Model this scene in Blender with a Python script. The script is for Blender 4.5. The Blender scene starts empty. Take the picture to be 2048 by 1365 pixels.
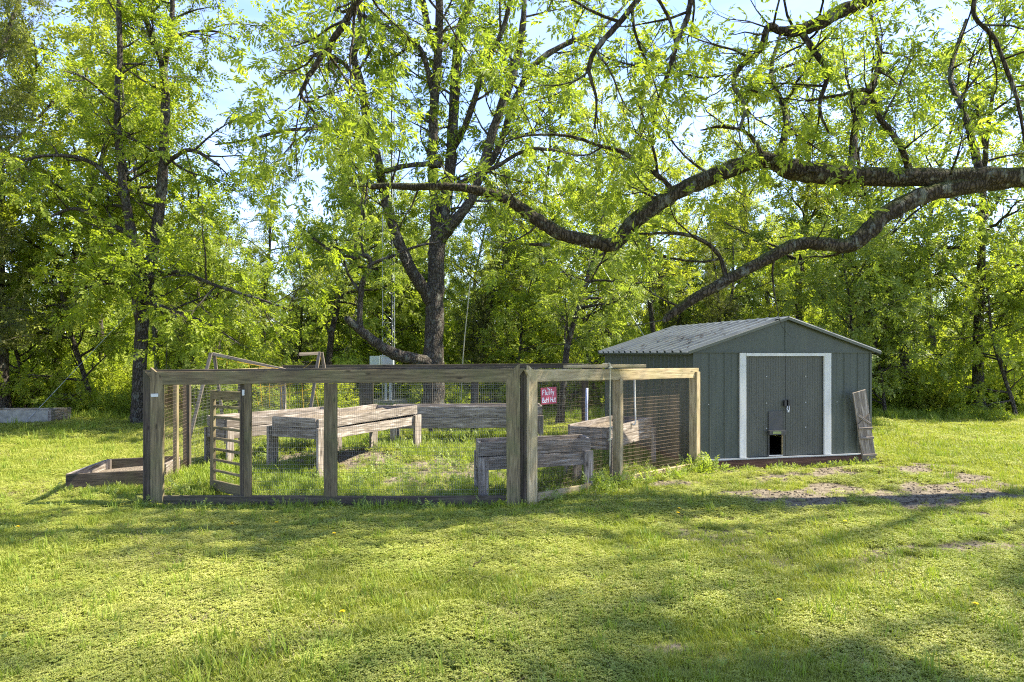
import bpy, math, random
import numpy as np
from mathutils import Vector, Matrix

# ------------------------------------------------------------------ scene, camera, light
SC = bpy.context.scene
COL = SC.collection
F, HZ, EYE = 1365.0, 708.0, 1.8          # focal length in photo pixels, horizon row, eye height

cam_d = bpy.data.cameras.new('camera'); cam = bpy.data.objects.new('camera', cam_d); COL.objects.link(cam)
cam_d.sensor_width = 36.0; cam_d.lens = 24.0
cam_d.shift_y = (HZ - 682.5) / 2048.0
cam_d.clip_start = 0.05; cam_d.clip_end = 2000
cam.location = (0, 0, EYE); cam.rotation_euler = (math.radians(90), 0, 0)
SC.camera = cam

SUN_EL, SUN_AZ = math.radians(49), math.radians(10)      # azimuth from +X towards +Y
sd = Vector((math.cos(SUN_EL) * math.cos(SUN_AZ), math.cos(SUN_EL) * math.sin(SUN_AZ), math.sin(SUN_EL)))
W = bpy.data.worlds.new('World'); SC.world = W; W.use_nodes = True
wn = W.node_tree; wn.nodes.clear()
sky = wn.nodes.new('ShaderNodeTexSky'); sky.sky_type = 'NISHITA'; sky.sun_disc = False
sky.sun_elevation = SUN_EL; sky.sun_rotation = math.pi / 2 - SUN_AZ
sky.air_density = 1.0; sky.dust_density = 0.1; sky.ozone_density = 3.0
bg = wn.nodes.new('ShaderNodeBackground'); bg.inputs[1].default_value = 0.12
tc = wn.nodes.new('ShaderNodeTexCoord')
mp = wn.nodes.new('ShaderNodeMapping'); mp.inputs['Scale'].default_value = (2.2, 2.2, 9)
nz = wn.nodes.new('ShaderNodeTexNoise'); nz.inputs['Scale'].default_value = 1.6; nz.inputs['Detail'].default_value = 6; nz.inputs['Roughness'].default_value = 0.6
cr = wn.nodes.new('ShaderNodeValToRGB'); cr.color_ramp.elements[0].position = 0.42; cr.color_ramp.elements[1].position = 0.75
cr.color_ramp.elements[0].color = (0.05, 0.05, 0.05, 1); cr.color_ramp.elements[1].color = (0.34, 0.34, 0.34, 1)
mx = wn.nodes.new('ShaderNodeMix'); mx.data_type = 'RGBA'
wo = wn.nodes.new('ShaderNodeOutputWorld')
L = wn.links
L.new(tc.outputs['Generated'], mp.inputs[0]); L.new(mp.outputs[0], nz.inputs['Vector']); L.new(nz.outputs['Fac'], cr.inputs[0])
L.new(cr.outputs[0], mx.inputs['Factor']); L.new(sky.outputs[0], mx.inputs['A']); mx.inputs['B'].default_value = (3.6, 3.9, 4.4, 1)
tint = wn.nodes.new('ShaderNodeMix'); tint.data_type = 'RGBA'; tint.blend_type = 'MULTIPLY'; tint.inputs['Factor'].default_value = 1.0
tint.inputs['B'].default_value = (0.93, 0.89, 1.06, 1)
L.new(mx.outputs['Result'], tint.inputs['A']); L.new(tint.outputs['Result'], bg.inputs[0]); L.new(bg.outputs[0], wo.inputs[0])

sun_d = bpy.data.lights.new('sun', 'SUN'); sun = bpy.data.objects.new('sun', sun_d); COL.objects.link(sun)
sun_d.energy = 4.5; sun_d.angle = math.radians(0.9); sun_d.color = (1.0, 0.93, 0.80)
sun.rotation_euler = sd.to_track_quat('Z', 'Y').to_euler(); sun.location = (20, 5, 25)

SC.view_settings.view_transform = 'Standard'; SC.view_settings.look = 'None'
SC.view_settings.gamma = 1.0; SC.view_settings.use_curve_mapping = False
SC.view_settings.exposure = 2.0
SC.cycles.max_bounces = 8; SC.cycles.diffuse_bounces = 6; SC.cycles.transmission_bounces = 5; SC.cycles.glossy_bounces = 2
SC.cycles.transparent_max_bounces = 4
SC.cycles.use_denoising = False
SC.cycles.pixel_filter_type = 'BLACKMAN_HARRIS'; SC.cycles.filter_width = 1.15
SC.cycles.sample_clamp_indirect = 6.0

rng = np.random.default_rng(7)
random.seed(7)

# ------------------------------------------------------------------ helpers
def at(px, py, Y):
    return Vector(((px - 1024) / F * Y, Y, EYE - (py - HZ) / F * Y))
def gnd(px, py):
    Y = F * EYE / (py - HZ)
    return Vector(((px - 1024) / F * Y, Y, 0))

def mesh_np(name, V, faces, mats=(), smooth=False, attrs=None, matidx=None):
    """faces: list of int arrays (k, n) with n = 3 or 4"""
    me = bpy.data.meshes.new(name)
    V = np.asarray(V, dtype=np.float32)
    me.vertices.add(len(V)); me.vertices.foreach_set('co', V.ravel())
    loops = []; starts = []; tot = 0
    for fa in faces:
        fa = np.asarray(fa, dtype=np.int32)
        if len(fa) == 0: continue
        n = fa.shape[1]
        loops.append(fa.ravel()); starts.append(tot + np.arange(len(fa), dtype=np.int32) * n); tot += fa.size
    loops = np.concatenate(loops) if loops else np.zeros(0, np.int32)
    starts = np.concatenate(starts) if starts else np.zeros(0, np.int32)
    if len(loops):
        me.loops.add(len(loops)); me.loops.foreach_set('vertex_index', loops)
        me.polygons.add(len(starts)); me.polygons.foreach_set('loop_start', starts)
        me.polygons.foreach_set('use_smooth', np.full(len(starts), bool(smooth)))
        if matidx is not None: me.polygons.foreach_set('material_index', np.asarray(matidx, dtype=np.int32))
    for m in mats: me.materials.append(m)
    if attrs:
        for k, (typ, arr) in attrs.items():
            a = me.attributes.new(k, typ, 'POINT')
            arr = np.asarray(arr)
            if typ == 'FLOAT_VECTOR': a.data.foreach_set('vector', arr.astype(np.float32).ravel())
            elif typ == 'INT': a.data.foreach_set('value', arr.astype(np.int32))
            else: a.data.foreach_set('value', arr.astype(np.float32))
    me.update(calc_edges=True)
    return me

WM = {}                                   # world matrices of what we made
def link(name, data, M=None, parent=None):
    o = bpy.data.objects.new(name, data); COL.objects.link(o)
    M = M or Matrix.Identity(4)
    WM[o.name] = M.copy()
    if parent is not None:
        o.parent = parent
        o.matrix_basis = WM[parent.name].inverted() @ M
    else:
        o.matrix_basis = M
    return o
def tag(o, label=None, cat=None, group=None, kind=None):
    if label: o['label'] = label
    if cat: o['category'] = cat
    if group: o['group'] = group
    if kind: o['kind'] = kind
    return o
def thing(name, label, cat, loc=(0, 0, 0), rz=0.0, group=None):
    o = link(name, None, Matrix.Translation(Vector(loc)) @ Matrix.Rotation(rz, 4, 'Z'))
    o.empty_display_size = 0.2
    return tag(o, label, cat, group)

def frame(x, zhint=(0, 0, 1)):
    x = Vector(x).normalized(); z = Vector(zhint)
    z = (z - x * z.dot(x))
    if z.length < 1e-5:
        z = Vector((0, 1, 0)); z = z - x * z.dot(x)
    z.normalize(); y = z.cross(x)
    M = Matrix.Identity(4)
    for i in range(3): M[i][0] = x[i]; M[i][1] = y[i]; M[i][2] = z[i]
    return M

def box_data(l, w, t, mat, ch=0.004, warp=0.0, nseg=3, skew0=0.0, skew1=0.0, seed=None):
    """a plank along +X from 0 to l, width w on Y, thickness t on Z, worn long edges; skew = mitred ends"""
    r = random.Random(seed if seed is not None else random.random())
    ch = min(ch, w * .3, t * .3)
    a, b = w / 2, t / 2
    prof = [(-a + ch, -b), (a - ch, -b), (a, -b + ch), (a, b - ch), (a - ch, b), (-a + ch, b), (-a, b - ch), (-a, -b + ch)]
    V = []; Fq = []
    for i in range(nseg + 1):
        f = i / nseg
        wy, wz = (r.uniform(-warp, warp) if 0 < i < nseg else 0), (r.uniform(-warp, warp) if 0 < i < nseg else 0)
        for (y, z) in prof:
            xx = l * f
            if i == 0: xx += skew0 * y / w + r.uniform(0, .002)
            if i == nseg: xx += skew1 * y / w - r.uniform(0, .002)
            V.append((xx, y + wy, z + wz))
    for i in range(nseg):
        for k in range(8):
            Fq.append((i * 8 + k, i * 8 + (k + 1) % 8, (i + 1) * 8 + (k + 1) % 8, (i + 1) * 8 + k))
    caps = []
    e = nseg * 8
    for q in ((0, 7, 6, 5), (0, 5, 4, 1), (1, 4, 3, 2)): caps.append(q)
    for q in ((0, 1, 4, 5), (0, 5, 6, 7), (1, 2, 3, 4)): caps.append(tuple(e + i for i in q))
    return mesh_np('plank', V, [np.array(Fq + caps)], (mat,))

def board(name, p0, p1, w, t, mat, parent=None, zhint=(0, 0, 1), **k):
    """plank from p0 to p1; its thin axis (t) points along zhint"""
    p0, p1 = Vector(p0), Vector(p1)
    M = Matrix.Translation(p0) @ frame(p1 - p0, zhint)
    return link(name, box_data((p1 - p0).length, w, t, mat, **k), M, parent)

def tube_arrays(pts, rad, sides):
    pts = np.asarray(pts, float); n = len(pts)
    rad = np.broadcast_to(np.asarray(rad, float), (n,))
    tg = np.gradient(pts, axis=0); tg /= np.linalg.norm(tg, axis=1)[:, None] + 1e-9
    d = pts[-1] - pts[0]
    ref = np.eye(3)[np.argmin(np.abs(d))]
    u = np.cross(tg, ref); u /= np.linalg.norm(u, axis=1)[:, None] + 1e-9
    v = np.cross(tg, u)
    a = np.arange(sides) * 2 * np.pi / sides
    if sides >= 8 and n > 4:
        g_ = np.random.default_rng(int(abs(pts.sum()) * 1000) % 99991)
        nz_ = g_.normal(0, 1, (n, sides)); nz_ = (nz_ + np.roll(nz_, 1, 0) + np.roll(nz_, 1, 1)) / 1.7
        lump = 1 + .05 * nz_ + .035 * g_.normal(0, 1, (n, 1))
    else: lump = np.ones((n, sides))
    V = pts[:, None, :] + (rad[:, None] * lump)[:, :, None] * (np.cos(a)[None, :, None] * u[:, None, :] + np.sin(a)[None, :, None] * v[:, None, :])
    i = np.arange(n - 1)[:, None] * sides; k = np.arange(sides)[None, :]; k2 = (k + 1) % sides
    Fq = np.stack([i + k, i + k2, i + sides + k2, i + sides + k], -1).reshape(-1, 4)
    return V.reshape(-1, 3), Fq
def tubes_mesh(name, tubes, mat, smooth=True):
    Vs, Fs, o = [], [], 0
    for pts, rad, s in tubes:
        v, f = tube_arrays(pts, rad, s); Vs.append(v); Fs.append(f + o); o += len(v)
    return mesh_np(name, np.concatenate(Vs), [np.concatenate(Fs)], (mat,), smooth)
def catmull(P, n):
    P = np.asarray(P, float)
    Q = np.vstack([2 * P[0] - P[1], P, 2 * P[-1] - P[-2]])
    out = []
    for i in range(len(P) - 1):
        p0, p1, p2, p3 = Q[i:i + 4]
        for t in np.arange(n) / n:
            out.append(.5 * ((2 * p1) + (-p0 + p2) * t + (2 * p0 - 5 * p1 + 4 * p2 - p3) * t * t + (-p0 + 3 * p1 - 3 * p2 + p3) * t ** 3))
    out.append(P[-1])
    return np.array(out)

# lattice value noise, used for the ground
_lat = np.random.default_rng(3).random((256, 256))
def vnoise(x, y, s):
    x = np.asarray(x) / s + 100; y = np.asarray(y) / s + 100
    xi = np.floor(x).astype(int); yi = np.floor(y).astype(int); fx = x - xi; fy = y - yi
    fx = fx * fx * (3 - 2 * fx); fy = fy * fy * (3 - 2 * fy)
    g = lambda a, b: _lat[a % 256, b % 256]
    return (g(xi, yi) * (1 - fx) + g(xi + 1, yi) * fx) * (1 - fy) + (g(xi, yi + 1) * (1 - fx) + g(xi + 1, yi + 1) * fx) * fy

# ------------------------------------------------------------------ materials
class NB:
    def __init__(s, name):
        s.m = bpy.data.materials.new(name); s.m.use_nodes = True
        s.t = s.m.node_tree; s.t.nodes.clear(); s.out = s.n('OutputMaterial')
    def n(s, typ, **kw):
        nd = s.t.nodes.new('ShaderNode' + typ)
        for k, v in kw.items():
            if hasattr(nd, k): setattr(nd, k, v)
        return nd
    def l(s, a, b): s.t.links.new(a, b); return s
    def setin(s, inp, v):
        if hasattr(v, 'links') or isinstance(v, bpy.types.NodeSocket): s.t.links.new(v, inp)
        else: inp.default_value = v
    def noise(s, vec, scale, detail=4, rough=.55, dist=0.0):
        nd = s.n('TexNoise'); nd.inputs['Scale'].default_value = scale; nd.inputs['Detail'].default_value = detail
        nd.inputs['Roughness'].default_value = rough; nd.inputs['Distortion'].default_value = dist
        if vec is not None: s.l(vec, nd.inputs['Vector'])
        return nd.outputs['Fac']
    def ramp(s, fac, stops, interp='LINEAR'):
        nd = s.n('ValToRGB'); cr = nd.color_ramp; cr.interpolation = interp
        while len(cr.elements) < len(stops): cr.elements.new(.5)
        for e, (p, c) in zip(cr.elements, stops):
            e.position = p; e.color = (*c, 1) if len(c) == 3 else c
        s.l(fac, nd.inputs[0]); return nd.outputs[0]
    def mix(s, f, a, b, blend='MIX'):
        nd = s.n('Mix'); nd.data_type = 'RGBA'; nd.blend_type = blend
        s.setin(nd.inputs['Factor'], f)
        s.setin(nd.inputs['A'], a if not isinstance(a, tuple) else (*a[:3], 1)); s.setin(nd.inputs['B'], b if not isinstance(b, tuple) else (*b[:3], 1))
        return nd.outputs['Result']
    def math(s, op, a, b=0.0, c=0.0):
        nd = s.n('Math'); nd.operation = op
        s.setin(nd.inputs[0], a); s.setin(nd.inputs[1], b); s.setin(nd.inputs[2], c); return nd.outputs[0]
    def coords(s, kind='Object', scale=(1, 1, 1), randomize=False):
        tcn = s.n('TexCoord'); mpn = s.n('Mapping'); mpn.inputs['Scale'].default_value = scale
        s.l(tcn.outputs[kind], mpn.inputs[0])
        if randomize:
            oi = s.n('ObjectInfo'); mu = s.math('MULTIPLY', oi.outputs['Random'], 37.0)
            cb = s.n('CombineXYZ'); s.l(mu, cb.inputs[0]); s.l(mu, cb.inputs[1]); s.l(mu, cb.inputs[2])
            s.l(cb.outputs[0], mpn.inputs['Location'])
        return mpn.outputs[0]
    def bsdf(s, color, rough=.7, spec=.3, metal=0.0, bump=None, bstr=.3, bdist=.01):
        p = s.n('BsdfPrincipled')
        s.setin(p.inputs['Base Color'], (*color, 1) if isinstance(color, tuple) else color)
        s.setin(p.inputs['Roughness'], rough); p.inputs['Specular IOR Level'].default_value = spec; p.inputs['Metallic'].default_value = metal
        if bump is not None:
            b = s.n('Bump'); b.inputs['Strength'].default_value = bstr; b.inputs['Distance'].default_value = bdist
            s.l(bump, b.inputs['Height']); s.l(b.outputs[0], p.inputs['Normal'])
        return p
    def done(s, sh): s.l(sh.outputs[0] if hasattr(sh, 'outputs') else sh, s.out.inputs[0]); return s.m

def wood(name, dark, mid, light, green=None, greenfac=.5, dirt=0.0):
    b = NB(name)
    c = b.coords('Object', (2.2, 30, 30), True); c2 = b.coords('Object', (1.2, 5, 5), True); c3 = b.coords('Object', (6, 6, 6), True)
    g = b.noise(c, 1.6, 6, .62, .6); g2 = b.noise(c2, 1.7, 4); fine = b.noise(b.coords('Object', (5, 160, 160), True), 1, 3)
    col = b.ramp(g, [(.32, dark), (.50, mid), (.70, light)])
    col = b.mix(b.ramp(g2, [(.35, (0, 0, 0)), (.7, (1, 1, 1))]), col, b.mix(.55, col, dark), 'MIX')
    vor = b.n('TexVoronoi'); vor.inputs['Scale'].default_value = 1.0; b.l(b.coords('Object', (3.2, 9, 9), True), vor.inputs['Vector'])
    knot = b.ramp(vor.outputs['Distance'], [(.07, (1, 1, 1)), (.15, (0, 0, 0))])
    col = b.mix(b.math('MULTIPLY', knot, .75), col, tuple(x * .35 for x in dark))
    crack = b.ramp(b.noise(b.coords('Object', (.8, 55, 55), True), 1.0, 2), [(.30, (1, 1, 1)), (.37, (0, 0, 0))])
    col = b.mix(b.math('MULTIPLY', crack, .6), col, tuple(x * .3 for x in dark))
    if green: col = b.mix(b.math('MULTIPLY', b.ramp(b.noise(c3, .6, 5), [(.42, (0, 0, 0)), (.68, (1, 1, 1))]), greenfac), col, green)
    oi = b.n('ObjectInfo'); hs = b.n('HueSaturation'); hs.inputs['Saturation'].default_value = 1
    b.l(b.math('MULTIPLY_ADD', oi.outputs['Random'], .35, .82), hs.inputs['Value']); b.l(col, hs.inputs['Color'])
    h = b.math('ADD', b.math('MULTIPLY', g, .6), b.math('MULTIPLY', fine, .4)); h = b.math('SUBTRACT', h, b.math('MULTIPLY', crack, .5))
    return b.done(b.bsdf(hs.outputs[0], .85, .2, bump=h, bstr=.55, bdist=.006))

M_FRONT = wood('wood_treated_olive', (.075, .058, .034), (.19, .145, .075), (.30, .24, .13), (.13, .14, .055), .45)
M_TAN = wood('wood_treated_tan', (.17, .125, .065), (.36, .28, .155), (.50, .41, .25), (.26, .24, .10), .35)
M_GREY = wood('wood_weathered_grey', (.085, .068, .05), (.24, .20, .155), (.54, .48, .41))
M_DARKG = wood('wood_weathered_brown', (.08, .065, .045), (.18, .15, .115), (.30, .26, .205))
M_DARKW = wood('wood_dark_brown', (.035, .027, .02), (.085, .065, .045), (.15, .12, .085), (.07, .075, .03), .4)  # darkest brown boards, tinted green in random patches
M_RED = wood('wood_red_brown', (.045, .022, .015), (.105, .055, .038), (.17, .10, .07))

def bark(name, dark, mid, lichen, lf=.6, moss=0.0, zs=.35):
    b = NB(name)
    c = b.coords('Object', (1, 1, zs))
    vor = b.n('TexVoronoi'); vor.feature = 'DISTANCE_TO_EDGE'; vor.inputs['Scale'].default_value = 22
    wv = b.n('VectorMath'); wv.operation = 'ADD'
    nzv = b.n('TexNoise'); nzv.inputs['Scale'].default_value = 9; b.l(c, nzv.inputs['Vector'])
    sc = b.n('VectorMath'); sc.operation = 'SCALE'; sc.inputs['Scale'].default_value = .12; b.l(nzv.outputs['Color'], sc.inputs[0])
    b.l(c, wv.inputs[0]); b.l(sc.outputs[0], wv.inputs[1]); b.l(wv.outputs[0], vor.inputs['Vector'])
    e = b.ramp(vor.outputs['Distance'], [(0, (0, 0, 0)), (.22, (1, 1, 1))])
    col = b.mix(e, dark, mid)
    col = b.mix(b.ramp(b.noise(b.coords('Object'), 3.3, 5), [(.3, (0, 0, 0)), (.75, (1, 1, 1))]), col, b.mix(.5, col, dark))
    lic = b.ramp(b.noise(b.coords('Object', (1, 1, .7)), 5.5, 6, .65), [(.54, (0, 0, 0)), (.62, (1, 1, 1))])
    col = b.mix(b.math('MULTIPLY', lic, lf), col, lichen)
    if moss:
        geo = b.n('NewGeometry'); sp = b.n('SeparateXYZ'); b.l(geo.outputs['Normal'], sp.inputs[0])
        up = b.ramp(sp.outputs['Z'], [(.25, (0, 0, 0)), (.75, (1, 1, 1))])
        mm = b.math('MULTIPLY', up, b.ramp(b.noise(b.coords('Object'), 4, 5), [(.35, (0, 0, 0)), (.6, (1, 1, 1))]))
        col = b.mix(b.math('MULTIPLY', mm, moss), col, (.10, .115, .02))
    return b.done(b.bsdf(col, .92, .15, bump=b.math('ADD', e, b.noise(b.coords('Object'), 60, 3)), bstr=.9, bdist=.03))
M_BARK = bark('bark_grey_brown', (.032, .026, .019), (.15, .128, .10), (.24, .255, .20), .5)
M_PECAN = bark('bark_mossy', (.026, .020, .013), (.105, .082, .058), (.26, .27, .215), .6, .75)
M_BARKD = bark('bark_dark', (.03, .025, .018), (.12, .10, .078), (.20, .21, .16), .5)
M_BARKP = bark('bark_pale', (.09, .085, .07), (.21, .20, .165), (.42, .43, .37), .7)
M_TWIG = bark('bark_dead_twig', (.07, .045, .03), (.20, .135, .095), (.3, .24, .19), .3)

def leafmat(name, c0, c1, c2, trans=.45, tcol=(1.05, 1.1, .45), rough=.45, spec=.22):
    b = NB(name)
    a = b.n('Attribute'); a.attribute_name = 'rnd'
    oi = b.n('ObjectInfo')
    f = b.math('ADD', b.math('MULTIPLY', a.outputs['Fac'], .8), b.math('MULTIPLY', oi.outputs['Random'], .2))
    col = b.ramp(f, [(.05, c0), (.5, c1), (.95, c2)])
    p = b.bsdf(col, rough, spec)
    t = b.n('BsdfTranslucent'); b.l(b.mix(1.0, col, tuple(1.3 * q for q in tcol), 'MULTIPLY'), t.inputs[0])
    mxs = b.n('MixShader'); mxs.inputs[0].default_value = trans
    b.l(p.outputs[0], mxs.inputs[1]); b.l(t.outputs[0], mxs.inputs[2])
    return b.done(mxs)
M_LPECAN = leafmat('leaf_pecan', (0.10, 0.155, 0.025), (0.24, 0.295, 0.042), (0.36, 0.395, 0.065), 0.55)
M_LCENT = leafmat('leaf_walnut', (0.11, 0.165, 0.025), (0.25, 0.305, 0.042), (0.37, 0.40, 0.065), 0.55)
M_LLEFT = leafmat('leaf_hackberry', (0.15, 0.2, 0.022), (0.23, 0.285, 0.03), (0.33, 0.37, 0.045), 0.55)
M_LFOR = leafmat('leaf_forest', (0.18, 0.21, 0.032), (0.27, 0.3, 0.045), (0.38, 0.39, 0.07), 0.55)
M_LFORD = leafmat('leaf_forest_cool', (0.13, 0.18, 0.04), (0.2, 0.25, 0.05), (0.3, 0.335, 0.075), 0.5)
M_LCEDAR = leafmat('needle_cedar', (.07, .085, .028), (.12, .135, .04), (.19, .20, .065), .4)
M_LBUSH = leafmat('leaf_bush', (0.15, 0.205, 0.028), (0.24, 0.295, 0.04), (0.35, 0.385, 0.06), 0.52)
M_LWEED = leafmat('leaf_weed', (0.14, 0.19, 0.04), (0.22, 0.28, 0.06), (0.36, 0.4, 0.14), 0.4)

def grassmat(name, c0, c1, c2, trans=.4):
    b = NB(name)
    oi = b.n('ObjectInfo'); a = b.n('Attribute'); a.attribute_name = 'rnd'
    geo = b.n('NewGeometry')
    n1 = b.noise(geo.outputs['Position'], .55, 4, .6)
    f = b.math('ADD', b.math('MULTIPLY', oi.outputs['Random'], .35), b.math('MULTIPLY', a.outputs['Fac'], .25))
    f = b.math('ADD', f, b.math('MULTIPLY', b.math('SUBTRACT', n1, .3), 1.0))
    col = b.ramp(f, [(.1, c0), (.5, c1), (.9, c2)])
    p = b.bsdf(col, .55, .25)
    t = b.n('BsdfTranslucent'); b.l(b.mix(1.0, col, (1.0, 1.05, .5), 'MULTIPLY'), t.inputs[0])
    m = b.n('MixShader'); m.inputs[0].default_value = trans
    b.l(p.outputs[0], m.inputs[1]); b.l(t.outputs[0], m.inputs[2]); return b.done(m)
M_GRASS = grassmat('grass_blades', (0.19, 0.25, 0.03), (0.3, 0.335, 0.045), (0.42, 0.41, 0.1))
M_CLOVER = grassmat('clover_leaves', (0.22, 0.28, 0.045), (0.34, 0.365, 0.07), (0.46, 0.44, 0.14))
M_TALLG = grassmat('grass_tall', (0.15, 0.235, 0.025), (0.24, 0.31, 0.036), (0.34, 0.38, 0.06))

M_STRAW = grassmat('grass_dead_straw', (.20, .16, .07), (.33, .27, .13), (.45, .38, .22), .25)
def ground_mat():
    b = NB('ground_soil_turf')
    geo = b.n('NewGeometry'); pos = geo.outputs['Position']
    at_ = b.n('Attribute'); at_.attribute_name = 'dirt'
    soil = b.ramp(b.noise(pos, 9, 8, .7), [(.3, (.075, .058, .037)), (.5, (.165, .135, .09)), (.72, (.29, .245, .175))])
    turf = b.ramp(b.noise(pos, 14, 6, .7), [(.3, (.11, .125, .028)), (.55, (.20, .215, .05)), (.75, (.28, .26, .09))])
    m = b.math('ADD', at_.outputs['Fac'], b.math('MULTIPLY', b.math('SUBTRACT', b.noise(pos, 8, 7, .7), .5), 1.6))
    col = b.mix(b.ramp(m, [(.18, (0, 0, 0)), (.62, (1, 1, 1))]), turf, soil)
    return b.done(b.bsdf(col, .95, .1, bump=b.noise(pos, 30, 6, .7), bstr=.8, bdist=.03))
M_GROUND = ground_mat()

def metal(name, col, rough, spec=.5, metallic=0.0, var=.12, scale=3, streak=.0):
    b = NB(name)
    n = b.noise(b.coords('Object', (1, 1, .35)), scale, 6, .6)
    c = b.mix(b.ramp(n, [(.35, (0, 0, 0)), (.7, (1, 1, 1))]), tuple(x * (1 - var) for x in col), tuple(min(1, x * (1 + var)) for x in col))
    st_ = b.ramp(b.noise(b.coords('Object', (14, 14, .5)), 1.5, 5, .65), [(.45, (0, 0, 0)), (.75, (1, 1, 1))])
    c = b.mix(b.math('MULTIPLY', st_, streak), c, (.30, .27, .21))
    r = b.math('MULTIPLY_ADD', n, .25, rough - .12)
    h = b.math('ADD', n, b.noise(b.coords('Object', (1.6, 1.6, 1.1)), 2.2, 2))
    return b.done(b.bsdf(c, r, spec, metallic, bump=h, bstr=.06, bdist=.02))
M_SHED = metal('paint_green_grey', (.060, .072, .053), .5, .4, 0, .16, 3, .08)
M_DOOR = metal('paint_warm_grey', (.076, .079, .060), .5, .4, 0, .16, 3, .08)
M_TRIM = metal('paint_white_trim', (.56, .56, .51), .45, .4, 0, .1, 4, .35)
M_ROOF = metal('roof_sheet', (.13, .145, .14), .42, .5, .2, .3, 5, .2)
M_BLACK = metal('black_hardware', (.012, .012, .013), .4, .5)
M_HATCH = metal('hatch_plate', (.045, .045, .043), .45, .5)
M_STEEL = metal('galvanised_steel', (.42, .44, .46), .42, .5, .7)
M_WIRE = metal('wire_galvanised', (.24, .23, .20), .5, .5, .5, .3)
M_WIRER = metal('wire_rusty', (.23, .165, .105), .7, .3, .2, .3)
M_CAB = metal('cabinet_paint', (.52, .58, .53), .5, .4)
M_CONC = metal('concrete_pale', (.29, .275, .22), .9, .2, 0, .3, 7)
M_SIGN = metal('sign_red_paint', (.40, .055, .085), .55, .4, 0, .22, 14)
M_PAINTW = metal('sign_white_paint', (.78, .77, .76), .6, .3)
M_ROPE = metal('rope_fibre', (.42, .39, .26), .9, .1, 0, .25, 40)
M_CORD = metal('cord_yellow', (.48, .30, .035), .8, .2, 0, .2, 20)
M_PIPE = metal('pipe_blue_grey', (.42, .46, .60), .45, .5)
M_YELLOW = metal('dandelion_petal', (.75, .52, .01), .7, .2)
M_SPECK = None
def soilmat():
    b = NB('soil_dry'); c = b.coords('Object')
    return b.done(b.bsdf(b.ramp(b.noise(c, 25, 6, .7), [(.3, (.085, .066, .043)), (.7, (.30, .245, .175))]), .95, .1, bump=b.noise(c, 40, 5), bstr=1, bdist=.03))
M_SOIL = soilmat()
def speckmat():
    b = NB('speckled_stone'); c = b.coords('Object')
    return b.done(b.bsdf(b.ramp(b.noise(c, 45, 4, .6), [(.42, (.06, .06, .065)), (.52, (.62, .62, .62))]), .8, .2, bump=b.noise(c, 30, 4), bstr=.5))
M_SPECK = speckmat()

# ------------------------------------------------------------------ ground sheet
MOUND = gnd(735, 922)
DIRT = [(Vector((4.5, 10.85, 0)), 1.9, .28, .9), (Vector((3.6, 10.6, 0)), .9, .3, .9), (gnd(1600, 947), 1.9, .42, 1.05), (gnd(1880, 985), 1.8, .9, 1.15), (gnd(1910, 1100), .75, .16, .8), (gnd(1330, 968), .85, .3, .9),
        (gnd(1990, 1030), .5, .2, .8), (gnd(1500, 962), .8, .25, .8), (gnd(1420, 950), .6, .25, .8), (gnd(1700, 1120), .5, .2, .55),
        (gnd(740, 915), 1.1, .9, 1.35), (gnd(900, 940), 1.4, .8, .85), (gnd(830, 965), .8, .4, .5), (gnd(1480, 1075), .7, .25, .5), (gnd(560, 1340), .3, .12, .5), (gnd(1320, 1300), .2, .08, .6)]
def dirt_at(x, y):
    x = np.asarray(x, float); y = np.asarray(y, float)
    d = np.zeros_like(x)
    for c, a, b_, s in DIRT:
        q = np.sqrt(((x - c.x) / a) ** 2 + ((y - c.y) / b_) ** 2)
        q = q + (vnoise(x, y, .55) - .5) * 1.9 + (vnoise(x, y, .17) - .5) * 1.5
        d = np.maximum(d, s * np.clip((1.25 - q) * 1.6, 0, 1))
    return d
SHX_, SHY_ = 2.871, 10.804
def hgt(x, y):
    x = np.asarray(x, float); y = np.asarray(y, float)
    z = (vnoise(x, y, 2.3) - .5) * .05 + (vnoise(x, y, .7) - .5) * .018
    z = z + .16 * np.exp(-(((x - MOUND.x) / .75) ** 2 + ((y - MOUND.y) / .6) ** 2))
    z = z - .05 * np.exp(-((y - 8.12) / .45) ** 2) * (x > -5.2) * np.clip((.9 - x) * 2, 0, 1) * np.clip((x + 5.2) * 2, 0, 1)
    sa = (x - SHX_) * math.cos(.237) + (y - SHY_) * math.sin(.237); sb_ = -(x - SHX_) * math.sin(.237) + (y - SHY_) * math.cos(.237)
    z = z - .035 * np.exp(-((sb_ + .1) / .35) ** 2) * (sa > 0) * (sa < 3.4)
    far = np.clip((np.hypot(x, y) - 30) / 60, 0, 1)
    return z + far * (vnoise(x, y, 25) - .5) * 1.0
def axis(a0, a1, step, far):
    mid = np.arange(a0, a1, step); g = 1.35; lo = []; hi = []; s = step
    v = a0
    while v > -far: s *= g; v -= s; lo.append(v)
    s = step; v = mid[-1]
    while v < far: s *= g; v += s; hi.append(v)
    return np.array(lo[::-1] + list(mid) + hi)
gx = axis(-14, 14, .14, 500); gy = axis(1.5, 24, .14, 500)
X, Y = np.meshgrid(gx, gy)
V = np.stack([X.ravel(), Y.ravel(), hgt(X.ravel(), Y.ravel())], 1)
nx, ny = len(gx), len(gy)
i = (np.arange(ny - 1)[:, None] * nx + np.arange(nx - 1)[None, :]).ravel()
gm = mesh_np('ground', V, [np.stack([i, i + 1, i + nx + 1, i + nx], 1)], (M_GROUND,), True, {'dirt': ('FLOAT', dirt_at(V[:, 0], V[:, 1]))})
ground = tag(link('ground', gm), 'mown lawn with bare earth patches', 'ground', kind='structure')
def H(p): return float(hgt(np.array([p[0]]), np.array([p[1]]))[0])

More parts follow.
